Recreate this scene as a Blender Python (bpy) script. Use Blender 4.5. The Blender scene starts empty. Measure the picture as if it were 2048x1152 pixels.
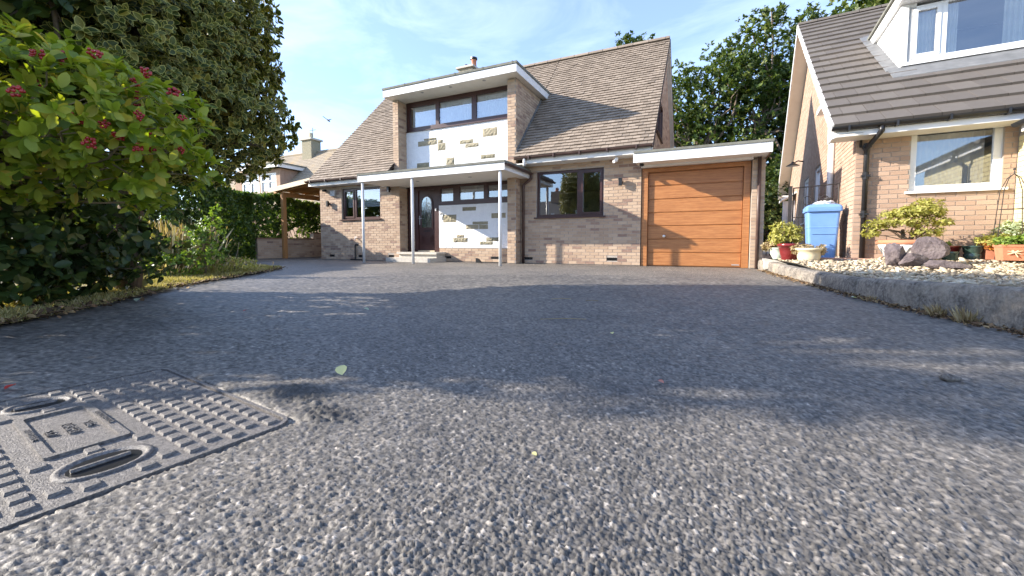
import bpy, math, random
import numpy as np
from mathutils import Vector, Matrix, Euler
R = math.radians
rng = np.random.default_rng(7)
random.seed(7)
SC = bpy.context.scene
COL = SC.collection

# ------------------------------------------------------------------ camera, sky, sun
cam_d = bpy.data.cameras.new('camera')
cam_d.sensor_width = 36.0
cam_d.sensor_fit = 'HORIZONTAL'
cam_d.lens = 820.0 / 2048.0 * 36.0
cam_d.shift_y = -0.0204
cam_d.clip_start = 0.02
cam_d.clip_end = 2000
cam = bpy.data.objects.new('camera', cam_d)
cam.location = (0, 0, 0.5)
cam.rotation_euler = (R(90 - 3.3), 0, R(25.4))
COL.objects.link(cam)
SC.camera = cam

SUN = Vector((-0.92, -0.385, 0.43)).normalized()
sun_el = math.asin(SUN.z)
world = bpy.data.worlds.new('World')
SC.world = world
world.use_nodes = True
wn, wl = world.node_tree.nodes, world.node_tree.links
wn.clear()
wo = wn.new('ShaderNodeOutputWorld')
bg = wn.new('ShaderNodeBackground')
sky = wn.new('ShaderNodeTexSky')
sky.sky_type = 'NISHITA'
sky.sun_disc = False
sky.sun_elevation = sun_el
sky.sun_rotation = math.atan2(SUN.x, SUN.y)
sky.air_density = 1.0
sky.dust_density = 0.5
sky.ozone_density = 2.2
bg.inputs['Strength'].default_value = 0.12
tc = wn.new('ShaderNodeTexCoord')
mp = wn.new('ShaderNodeMapping')
mp.inputs['Scale'].default_value = (1.2, 2.4, 5.0)
mp.inputs['Rotation'].default_value = (0.1, 0.15, 0.6)
cn = wn.new('ShaderNodeTexNoise')
cn.inputs['Scale'].default_value = 2.2
cn.inputs['Detail'].default_value = 9
cn.inputs['Roughness'].default_value = 0.6
cn.inputs['Distortion'].default_value = 0.5
cr = wn.new('ShaderNodeMapRange')
cr.inputs['From Min'].default_value = 0.45
cr.inputs['From Max'].default_value = 0.95
cr.inputs['To Min'].default_value = 0.10
cr.inputs['To Max'].default_value = 0.42
cm = wn.new('ShaderNodeMix')
cm.data_type = 'RGBA'
cm.inputs[7].default_value = (5.6, 6.3, 7.4, 1)
tint = wn.new('ShaderNodeMix')
tint.data_type = 'RGBA'
tint.blend_type = 'MULTIPLY'
tint.inputs[0].default_value = 1.0
tint.inputs[7].default_value = (0.76, 0.83, 1.0, 1)
wl.new(tc.outputs['Generated'], mp.inputs['Vector'])
wl.new(mp.outputs[0], cn.inputs['Vector'])
wl.new(cn.outputs['Fac'], cr.inputs['Value'])
wl.new(cr.outputs[0], cm.inputs[0])
wl.new(sky.outputs[0], tint.inputs[6])
wl.new(tint.outputs[2], cm.inputs[6])
wl.new(cm.outputs[2], bg.inputs['Color'])
wl.new(bg.outputs[0], wo.inputs[0])

sd = bpy.data.lights.new('sun', 'SUN')
sd.energy = 3.8
sd.angle = R(0.5)
sd.color = (1.0, 0.91, 0.79)
so = bpy.data.objects.new('sun', sd)
so.rotation_euler = SUN.to_track_quat('Z', 'Y').to_euler()
so.location = (-20, -8, 12)
COL.objects.link(so)

SC.view_settings.view_transform = 'Standard'
SC.view_settings.look = 'None'
SC.view_settings.gamma = 1
SC.view_settings.use_curve_mapping = False
SC.view_settings.exposure = 1.72
SC.render.engine = 'CYCLES'
SC.cycles.max_bounces = 7
SC.cycles.transparent_max_bounces = 12

# ------------------------------------------------------------------ material helpers
def nd(nt, t, **kw):
    n = nt.nodes.new(t)
    for k, v in kw.items():
        if isinstance(k, str) and k in n.inputs:
            n.inputs[k].default_value = v
        else:
            setattr(n, k, v)
    return n

def rnd_socket(nt):
    oi = nd(nt, 'ShaderNodeObjectInfo')
    at = nd(nt, 'ShaderNodeAttribute', attribute_name='rnd')
    ad = nd(nt, 'ShaderNodeMath', operation='ADD')
    fr = nd(nt, 'ShaderNodeMath', operation='FRACT')
    nt.links.new(oi.outputs['Random'], ad.inputs[0])
    nt.links.new(at.outputs['Fac'], ad.inputs[1])
    nt.links.new(ad.outputs[0], fr.inputs[0])
    return fr.outputs[0]

def new_mat(name):
    m = bpy.data.materials.new(name)
    m.use_nodes = True
    nt = m.node_tree
    bs = nt.nodes['Principled BSDF']
    return m, nt, bs

def ramp(nt, fac, stops, interp='LINEAR'):
    r = nd(nt, 'ShaderNodeValToRGB')
    cr = r.color_ramp
    cr.interpolation = interp
    while len(cr.elements) < len(stops):
        cr.elements.new(0.5)
    for e, (p, c) in zip(cr.elements, stops):
        e.position = p
        e.color = (*c, 1)
    nt.links.new(fac, r.inputs[0])
    return r.outputs[0]

def noise(nt, scale, detail=5, rough=0.6, coord='Object', stretch=None, out='Fac', loc=None):
    t = nd(nt, 'ShaderNodeTexCoord')
    n = nd(nt, 'ShaderNodeTexNoise')
    n.inputs['Scale'].default_value = scale
    n.inputs['Detail'].default_value = detail
    n.inputs['Roughness'].default_value = rough
    src = t.outputs[coord]
    if stretch or loc:
        m = nd(nt, 'ShaderNodeMapping')
        if stretch:
            m.inputs['Scale'].default_value = stretch
        if loc:
            m.inputs['Location'].default_value = loc
        nt.links.new(src, m.inputs[0])
        src = m.outputs[0]
    nt.links.new(src, n.inputs['Vector'])
    return n.outputs[out]

def mix(nt, a, b, fac, mode='MIX'):
    m = nd(nt, 'ShaderNodeMix', data_type='RGBA', blend_type=mode)
    for s, v in ((6, a), (7, b)):
        if isinstance(v, tuple):
            m.inputs[s].default_value = (*v, 1)
        else:
            nt.links.new(v, m.inputs[s])
    if isinstance(fac, (int, float)):
        m.inputs[0].default_value = fac
    else:
        nt.links.new(fac, m.inputs[0])
    return m.outputs[2]

def add_bump(nt, bs, h, strength=0.3, dist=0.01):
    b = nd(nt, 'ShaderNodeBump')
    b.inputs['Strength'].default_value = strength
    b.inputs['Distance'].default_value = dist
    nt.links.new(h, b.inputs['Height'])
    nt.links.new(b.outputs[0], bs.inputs['Normal'])

def simple(name, stops, nscale=8, rough=0.6, bump=0.0, bscale=60, rnd_amt=0.0, spec=0.4, stretch=None, bdist=0.004, metal=0.0):
    """colour ramp over noise (+ random value per piece)."""
    m, nt, bs = new_mat(name)
    f = noise(nt, nscale, stretch=stretch)
    if rnd_amt:
        r = rnd_socket(nt)
        a = nd(nt, 'ShaderNodeMath', operation='MULTIPLY')
        a.inputs[1].default_value = 1 - rnd_amt
        nt.links.new(f, a.inputs[0])
        b = nd(nt, 'ShaderNodeMath', operation='MULTIPLY_ADD')
        b.inputs[1].default_value = rnd_amt
        nt.links.new(r, b.inputs[0])
        nt.links.new(a.outputs[0], b.inputs[2])
        f = b.outputs[0]
    col = ramp(nt, f, stops)
    nt.links.new(col, bs.inputs['Base Color'])
    bs.inputs['Roughness'].default_value = rough
    bs.inputs['Specular IOR Level'].default_value = spec
    bs.inputs['Metallic'].default_value = metal
    if bump:
        add_bump(nt, bs, noise(nt, bscale, 6, stretch=stretch), bump, bdist)
    return m

def leaf_mat(name, stops, rough=0.45, trans=0.35, edge=None, spec=0.35):
    m, nt, bs = new_mat(name)
    r = rnd_socket(nt)
    col = ramp(nt, r, stops)
    if edge:
        at = nd(nt, 'ShaderNodeAttribute', attribute_name='edge')
        n = noise(nt, 60, 3)
        ad = nd(nt, 'ShaderNodeMath', operation='MULTIPLY_ADD')
        ad.inputs[1].default_value = 0.25
        nt.links.new(n, ad.inputs[0])
        nt.links.new(at.outputs['Fac'], ad.inputs[2])
        mr = nd(nt, 'ShaderNodeMapRange')
        mr.inputs['From Min'].default_value = edge[1]
        mr.inputs['From Max'].default_value = edge[1] + 0.1
        nt.links.new(ad.outputs[0], mr.inputs[0])
        col = mix(nt, col, edge[0], mr.outputs[0])
    nt.links.new(col, bs.inputs['Base Color'])
    bs.inputs['Roughness'].default_value = rough
    bs.inputs['Specular IOR Level'].default_value = spec
    tr = nd(nt, 'ShaderNodeBsdfTranslucent')
    tcol = mix(nt, col, (1.0, 1.0, 0.35), 1.0, 'MULTIPLY')
    sc = nd(nt, 'ShaderNodeVectorMath', operation='SCALE')
    sc.inputs['Scale'].default_value = 1.5
    nt.links.new(tcol, sc.inputs[0])
    nt.links.new(sc.outputs[0], tr.inputs['Color'])
    ms = nd(nt, 'ShaderNodeMixShader')
    ms.inputs[0].default_value = trans
    nt.links.new(bs.outputs[0], ms.inputs[1])
    nt.links.new(tr.outputs[0], ms.inputs[2])
    nt.links.new(ms.outputs[0], nt.nodes['Material Output'].inputs['Surface'])
    return m

def glass_mat(name, tint=(0.97, 0.99, 0.99), base=0.10, bump=0.0):
    m, nt, bs = new_mat(name)
    nt.nodes.remove(bs)
    gl = nd(nt, 'ShaderNodeBsdfGlossy')
    gl.inputs['Roughness'].default_value = 0.01
    gl.inputs['Color'].default_value = (0.95, 0.97, 1, 1)
    tp = nd(nt, 'ShaderNodeBsdfTransparent')
    tp.inputs['Color'].default_value = (*tint, 1)
    fr = nd(nt, 'ShaderNodeFresnel')
    fr.inputs['IOR'].default_value = 1.52
    mr = nd(nt, 'ShaderNodeMath', operation='MULTIPLY_ADD')
    mr.inputs[1].default_value = 2.2
    mr.inputs[2].default_value = base
    mr.use_clamp = True
    nt.links.new(fr.outputs[0], mr.inputs[0])
    b = nd(nt, 'ShaderNodeBump')
    b.inputs['Strength'].default_value = 0.02 + bump
    b.inputs['Distance'].default_value = 0.02
    nt.links.new(noise(nt, 1.5 if not bump else 25, 2), b.inputs['Height'])
    nt.links.new(b.outputs[0], gl.inputs['Normal'])
    ms = nd(nt, 'ShaderNodeMixShader')
    nt.links.new(mr.outputs[0], ms.inputs[0])
    nt.links.new(tp.outputs[0], ms.inputs[1])
    nt.links.new(gl.outputs[0], ms.inputs[2])
    nt.links.new(ms.outputs[0], nt.nodes['Material Output'].inputs['Surface'])
    return m

M = {}
M['brick'] = simple('buff_brick', [(0.0, (0.14, 0.085, 0.065)), (0.18, (0.26, 0.17, 0.13)), (0.32, (0.385, 0.272, 0.188)), (0.7, (0.45, 0.332, 0.235)), (1.0, (0.50, 0.385, 0.283))], 7, 0.85, 0.5, 70, 0.66)
M['plainbrick'] = simple('distant_brick', [(0.25, (0.30, 0.195, 0.14)), (0.75, (0.40, 0.28, 0.205))], 5, 0.9, 0.4, 40)
M['mortar'] = simple('mortar', [(0.3, (0.33, 0.285, 0.245)), (0.8, (0.43, 0.385, 0.335))], 12, 0.95, 0.5, 90)
M['nbrick'] = simple('orange_buff_brick', [(0.0, (0.29, 0.19, 0.135)), (0.4, (0.375, 0.258, 0.188)), (0.8, (0.435, 0.312, 0.232)), (1.0, (0.48, 0.365, 0.275))], 7, 0.85, 0.4, 70, 0.5)
M['ybrick'] = simple('pale_yellow_brick', [(0.0, (0.58, 0.50, 0.27)), (1.0, (0.70, 0.63, 0.38))], 7, 0.85, 0.35, 70, 0.6)
M['tile'] = simple('brown_plain_tile', [(0.0, (0.13, 0.104, 0.080)), (0.4, (0.235, 0.188, 0.145)), (0.75, (0.315, 0.256, 0.20)), (1.0, (0.39, 0.325, 0.258))], 3, 0.9, 0.4, 60, 0.38)
M['ntile'] = simple('grey_brown_tile', [(0.0, (0.080, 0.068, 0.058)), (0.5, (0.120, 0.104, 0.089)), (0.85, (0.152, 0.134, 0.114)), (1.0, (0.24, 0.215, 0.17))], 2.2, 0.75, 0.3, 70, 0.28)
M['underlay'] = simple('roof_batten', [(0.0, (0.04, 0.03, 0.025)), (1.0, (0.07, 0.05, 0.04))], 8, 0.95)
M['white'] = simple('white_upvc', [(0.3, (0.70, 0.70, 0.69)), (0.8, (0.78, 0.78, 0.77))], 3, 0.35, 0.0, spec=0.5)
M['oldwhite'] = simple('weathered_white_paint', [(0.25, (0.60, 0.58, 0.54)), (0.7, (0.76, 0.75, 0.72))], 5, 0.55, 0.1, 40)
M['soffit'] = simple('soffit_board', [(0.3, (0.66, 0.62, 0.55)), (0.8, (0.74, 0.71, 0.64))], 4, 0.6)
M['brown'] = simple('rosewood_upvc', [(0.25, (0.035, 0.014, 0.012)), (0.8, (0.075, 0.028, 0.024))], 10, 0.35, 0.05, 60, spec=0.5, stretch=(1, 1, 8))
M['gutter'] = simple('brown_gutter', [(0.3, (0.06, 0.035, 0.028)), (0.8, (0.10, 0.06, 0.05))], 8, 0.4)
M['black'] = simple('black_plastic', [(0.3, (0.010, 0.010, 0.011)), (0.8, (0.022, 0.022, 0.024))], 8, 0.35)
M['iron'] = simple('dark_wrought_iron', [(0.3, (0.02, 0.018, 0.017)), (0.8, (0.05, 0.04, 0.035))], 20, 0.6)
M['grey'] = simple('grey_plastic', [(0.3, (0.30, 0.30, 0.30)), (0.8, (0.38, 0.38, 0.37))], 8, 0.5)
M['lead'] = simple('lead_flashing', [(0.2, (0.10, 0.103, 0.105)), (0.6, (0.17, 0.173, 0.175)), (0.9, (0.28, 0.28, 0.265))], 6, 0.55, 0.25, 20)
M['felt'] = simple('roof_felt', [(0.2, (0.10, 0.10, 0.085)), (0.6, (0.19, 0.19, 0.16)), (0.9, (0.27, 0.26, 0.22))], 9, 0.95, 0.5, 90)
M['glass'] = glass_mat('window_glass', base=0.16)
M['obscure'] = glass_mat('obscure_glass', (0.85, 0.93, 0.95), 0.10, 0.12)
M['net'] = simple('net_curtain', [(0.3, (0.68, 0.73, 0.75)), (0.7, (0.84, 0.87, 0.88))], 14, 0.9, 0.8, 22, stretch=(4, 4, 0.8), bdist=0.03)
M['cloth'] = simple('cream_curtain', [(0.3, (0.60, 0.60, 0.54)), (0.7, (0.74, 0.73, 0.66))], 6, 0.9)
M['blind'] = simple('pale_blind', [(0.3, (0.62, 0.64, 0.66)), (0.7, (0.72, 0.74, 0.76))], 6, 0.9)
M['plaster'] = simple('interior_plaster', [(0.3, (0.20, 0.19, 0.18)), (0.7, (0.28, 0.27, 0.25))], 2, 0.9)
M['stone'] = simple('inset_stone', [(0.1, (0.17, 0.16, 0.11)), (0.5, (0.30, 0.27, 0.19)), (0.9, (0.44, 0.38, 0.28))], 16, 0.95, 1.0, 35, 0.35, bdist=0.02)
M['concrete'] = simple('pale_concrete', [(0.2, (0.40, 0.37, 0.32)), (0.8, (0.58, 0.54, 0.47))], 14, 0.9, 0.4, 70)
M['rock'] = simple('purple_grey_rock', [(0.2, (0.055, 0.043, 0.045)), (0.5, (0.125, 0.10, 0.102)), (0.85, (0.22, 0.185, 0.175))], 7, 0.9, 0.9, 26, bdist=0.03)
M['terracotta'] = simple('terracotta', [(0.2, (0.42, 0.15, 0.08)), (0.8, (0.54, 0.23, 0.13))], 9, 0.8, 0.2, 60)
M['redglaze'] = simple('oxblood_glaze', [(0.2, (0.13, 0.012, 0.014)), (0.8, (0.20, 0.022, 0.022))], 6, 0.2, spec=0.6)
M['greenglaze'] = simple('dark_green_glaze', [(0.2, (0.02, 0.045, 0.038)), (0.8, (0.05, 0.09, 0.075))], 14, 0.25, spec=0.6)
M['cream'] = simple('cream_stoneware', [(0.2, (0.56, 0.47, 0.30)), (0.8, (0.68, 0.60, 0.42))], 9, 0.6, 0.2, 50)
M['mint'] = simple('pale_green_pot', [(0.2, (0.42, 0.52, 0.44)), (0.8, (0.58, 0.64, 0.56))], 9, 0.5)
M['bowl'] = simple('white_bowl', [(0.2, (0.60, 0.56, 0.52)), (0.8, (0.74, 0.71, 0.68))], 9, 0.5)
M['soil'] = simple('soil', [(0.2, (0.03, 0.022, 0.015)), (0.8, (0.08, 0.055, 0.04))], 30, 1.0, 1.0, 60, bdist=0.02)
M['bin'] = simple('blue_plastic', [(0.3, (0.13, 0.26, 0.55)), (0.8, (0.17, 0.32, 0.62))], 5, 0.5, 0.08, 80)
M['bark'] = simple('bark', [(0.2, (0.10, 0.075, 0.05)), (0.8, (0.24, 0.18, 0.13))], 16, 0.95, 0.8, 30, stretch=(3, 3, 0.6), bdist=0.02)
M['paletwig'] = simple('pale_twig', [(0.2, (0.20, 0.15, 0.09)), (0.8, (0.36, 0.28, 0.18))], 16, 0.9)
M['berry'] = simple('red_berry', [(0.2, (0.24, 0.010, 0.012)), (0.8, (0.42, 0.025, 0.020))], 20, 0.2, spec=0.6)
M['chrome'] = simple('brushed_metal', [(0.2, (0.5, 0.5, 0.5)), (0.8, (0.65, 0.65, 0.65))], 20, 0.3, metal=0.9)
M['timber'] = simple('orange_softwood', [(0.2, (0.36, 0.17, 0.06)), (0.6, (0.50, 0.26, 0.10)), (0.9, (0.58, 0.34, 0.15))], 5, 0.7, 0.15, 30, 0.4, stretch=(5, 5, 0.6))
M['paletimber'] = simple('pale_fascia_timber', [(0.2, (0.55, 0.42, 0.27)), (0.8, (0.68, 0.56, 0.40))], 5, 0.7, 0.1, 30, stretch=(0.6, 5, 5))
M['cast'] = simple('cast_iron', [(0.25, (0.05, 0.045, 0.042)), (0.5, (0.13, 0.118, 0.108)), (0.78, (0.27, 0.245, 0.22))], 130, 0.55, 0.9, 240, spec=0.5, bdist=0.004)
M['render'] = simple('white_roughcast', [(0.2, (0.72, 0.73, 0.76)), (0.8, (0.83, 0.84, 0.86))], 6, 0.9, 0.9, 16, bdist=0.03)
M['gbrown'] = simple('garage_side_board', [(0.2, (0.18, 0.10, 0.06)), (0.8, (0.26, 0.15, 0.09))], 6, 0.7)
M['pinkrender'] = simple('cream_gable_render', [(0.2, (0.52, 0.40, 0.30)), (0.8, (0.64, 0.50, 0.38))], 6, 0.9, 0.5, 60)

# golden-oak garage door
m, nt, bs = new_mat('golden_oak')
g1 = noise(nt, 4, 8, 0.65, stretch=(0.5, 6, 9))
g2 = noise(nt, 22, 4, 0.5, stretch=(0.35, 6, 8))
a = mix(nt, ramp(nt, g1, [(0.3, (0.30, 0.115, 0.036)), (0.5, (0.40, 0.165, 0.053)), (0.72, (0.49, 0.225, 0.08))]), ramp(nt, g2, [(0.35, (0.62, 0.56, 0.5)), (0.6, (1, 1, 1))]), 0.65, 'MULTIPLY')
nt.links.new(a, bs.inputs['Base Color'])
bs.inputs['Roughness'].default_value = 0.45
add_bump(nt, bs, g2, 0.12, 0.003)
M['oak'] = m

# kerb concrete with lichen
m, nt, bs = new_mat('kerb_concrete')
n1 = noise(nt, 9, 8, 0.7)
n2 = noise(nt, 2.3, 5, 0.6)
n3 = noise(nt, 45, 5, 0.7)
n4 = noise(nt, 19, 8, 0.75)
c = ramp(nt, n1, [(0.25, (0.13, 0.115, 0.098)), (0.5, (0.29, 0.26, 0.222)), (0.75, (0.44, 0.40, 0.335))])
c = mix(nt, c, ramp(nt, n3, [(0.38, (0.30, 0.28, 0.27)), (0.58, (1, 1, 1))]), 0.85, 'MULTIPLY')
c = mix(nt, c, (0.07, 0.065, 0.06), ramp(nt, n4, [(0.54, (0, 0, 0)), (0.66, (0.8, 0.8, 0.8))]))
c = mix(nt, c, (0.44, 0.37, 0.28), ramp(nt, n2, [(0.5, (0, 0, 0)), (0.7, (0.6, 0.6, 0.6))]))
nt.links.new(c, bs.inputs['Base Color'])
bs.inputs['Roughness'].default_value = 0.95
add_bump(nt, bs, n4, 1.0, 0.03)
M['kerb'] = m

# asphalt (near: per-stone attribute, far: voronoi chippings)
def asphalt(name, near):
    m, nt, bs = new_mat(name)
    if near:
        at = nd(nt, 'ShaderNodeAttribute', attribute_name='rnd')
        f = at.outputs['Fac']
    else:
        t = nd(nt, 'ShaderNodeTexCoord')
        v = nd(nt, 'ShaderNodeTexVoronoi')
        v.inputs['Scale'].default_value = 89
        nt.links.new(t.outputs['Object'], v.inputs['Vector'])
        sp = nd(nt, 'ShaderNodeSeparateColor')
        nt.links.new(v.outputs['Color'], sp.inputs[0])
        f = sp.outputs[0]
    col = ramp(nt, f, [(0.0, (0.05, 0.05, 0.05)), (0.35, (0.105, 0.103, 0.10)), (0.75, (0.175, 0.17, 0.163)), (0.95, (0.24, 0.23, 0.218)), (1.0, (0.46, 0.44, 0.41))])
    col = mix(nt, col, (1.06, 1.0, 0.93), 1.0, 'MULTIPLY')
    if not near: col = mix(nt, col, (1.22, 1.21, 1.20), 1.0, 'MULTIPLY')  # far copy's colour lifted to paint in the brighter grazing sunlight there
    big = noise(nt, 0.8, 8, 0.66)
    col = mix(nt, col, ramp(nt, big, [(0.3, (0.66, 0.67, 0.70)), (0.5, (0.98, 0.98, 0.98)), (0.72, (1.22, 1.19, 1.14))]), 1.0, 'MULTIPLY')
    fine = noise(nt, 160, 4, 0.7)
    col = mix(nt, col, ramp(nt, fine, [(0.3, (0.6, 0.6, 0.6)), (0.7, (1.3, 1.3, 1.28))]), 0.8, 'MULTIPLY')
    nt.links.new(col, bs.inputs['Base Color'])
    bs.inputs['Roughness'].default_value = 0.55
    bs.inputs['Specular IOR Level'].default_value = 0.4
    if near:
        add_bump(nt, bs, fine, 0.5, 0.004)
    else:
        b = nd(nt, 'ShaderNodeBump')
        b.inputs['Strength'].default_value = 1.0
        b.inputs['Distance'].default_value = 0.007
        iv = nd(nt, 'ShaderNodeMath', operation='SUBTRACT')
        iv.inputs[0].default_value = 1.0
        nt.links.new(v.outputs['Distance'], iv.inputs[1])
        nt.links.new(iv.outputs[0], b.inputs['Height'])
        nt.links.new(b.outputs[0], bs.inputs['Normal'])
    return m
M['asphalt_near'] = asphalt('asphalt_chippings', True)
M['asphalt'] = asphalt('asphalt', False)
M['earth'] = simple('dry_lawn_soil', [(0.2, (0.15, 0.12, 0.06)), (0.5, (0.27, 0.22, 0.11)), (0.8, (0.36, 0.31, 0.18))], 7, 1.0, 0.8, 40, bdist=0.03)
M['ground'] = simple('meadow_ground', [(0.2, (0.06, 0.08, 0.03)), (0.8, (0.12, 0.13, 0.05))], 0.4, 1.0, 0.4, 10)
M['gravelbase'] = simple('gravel_bed', [(0.2, (0.12, 0.10, 0.075)), (0.8, (0.28, 0.24, 0.17))], 40, 1.0, 0.8, 60, bdist=0.02)
M['pebble'] = simple('cream_gravel', [(0.0, (0.16, 0.12, 0.09)), (0.3, (0.36, 0.29, 0.20)), (0.7, (0.50, 0.43, 0.31)), (1.0, (0.64, 0.58, 0.47))], 20, 0.85, 0.3, 80, 0.8)
M['paving'] = simple('red_edging', [(0.2, (0.36, 0.19, 0.13)), (0.8, (0.50, 0.32, 0.24))], 12, 0.9, 0.3, 60)
M['litter'] = simple('dry_leaf_litter', [(0.0, (0.05, 0.03, 0.02)), (0.5, (0.17, 0.10, 0.05)), (1.0, (0.36, 0.26, 0.13))], 20, 0.9, rnd_amt=0.9)

M['l_shrub'] = leaf_mat('lime_shrub_leaf', [(0.0, (0.07, 0.12, 0.012)), (0.2, (0.19, 0.26, 0.024)), (0.7, (0.31, 0.36, 0.045)), (0.93, (0.38, 0.39, 0.07)), (1.0, (0.48, 0.36, 0.05))], 0.4, 0.45)
M['l_holly'] = leaf_mat('holly_leaf', [(0.0, (0.036, 0.055, 0.012)), (0.7, (0.08, 0.10, 0.02)), (0.92, (0.14, 0.145, 0.03)), (1.0, (0.34, 0.26, 0.04))], 0.42, 0.24, edge=((0.46, 0.42, 0.12), 0.92), spec=0.25)
M['l_dark'] = leaf_mat('dark_glossy_leaf', [(0.0, (0.022, 0.040, 0.012)), (0.55, (0.045, 0.078, 0.022)), (0.85, (0.085, 0.12, 0.03)), (1.0, (0.16, 0.15, 0.045))], 0.38, 0.28, spec=0.3)
M['l_hedge'] = leaf_mat('hedge_leaf', [(0.0, (0.03, 0.062, 0.012)), (0.6, (0.07, 0.125, 0.02)), (1.0, (0.15, 0.20, 0.035))], 0.42, 0.36)
M['l_tree'] = leaf_mat('tree_leaf', [(0.0, (0.03, 0.055, 0.012)), (0.5, (0.06, 0.10, 0.022)), (0.85, (0.12, 0.155, 0.035)), (1.0, (0.19, 0.21, 0.06))], 0.5, 0.32)
M['l_yellow'] = leaf_mat('yellow_green_leaf', [(0.0, (0.20, 0.21, 0.04)), (0.5, (0.36, 0.35, 0.08)), (1.0, (0.52, 0.48, 0.17))], 0.6, 0.3)
M['l_bright'] = leaf_mat('bright_green_leaf', [(0.0, (0.07, 0.13, 0.02)), (0.6, (0.15, 0.24, 0.04)), (1.0, (0.28, 0.36, 0.07))], 0.5, 0.35)
M['l_bronze'] = leaf_mat('dry_bronze_leaf', [(0.0, (0.22, 0.15, 0.07)), (0.6, (0.40, 0.31, 0.18)), (1.0, (0.56, 0.48, 0.34))], 0.7, 0.25)
M['l_silver'] = leaf_mat('silver_green_leaf', [(0.0, (0.26, 0.32, 0.18)), (1.0, (0.60, 0.66, 0.52))], 0.6, 0.3)
M['l_orange'] = leaf_mat('orange_red_leaf', [(0.0, (0.34, 0.09, 0.02)), (0.6, (0.44, 0.18, 0.03)), (1.0, (0.48, 0.38, 0.05))], 0.55, 0.35)
M['grass'] = leaf_mat('dry_grass', [(0.0, (0.14, 0.15, 0.04)), (0.35, (0.30, 0.26, 0.10)), (0.75, (0.45, 0.37, 0.17)), (1.0, (0.56, 0.48, 0.27))], 0.8, 0.3)

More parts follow.
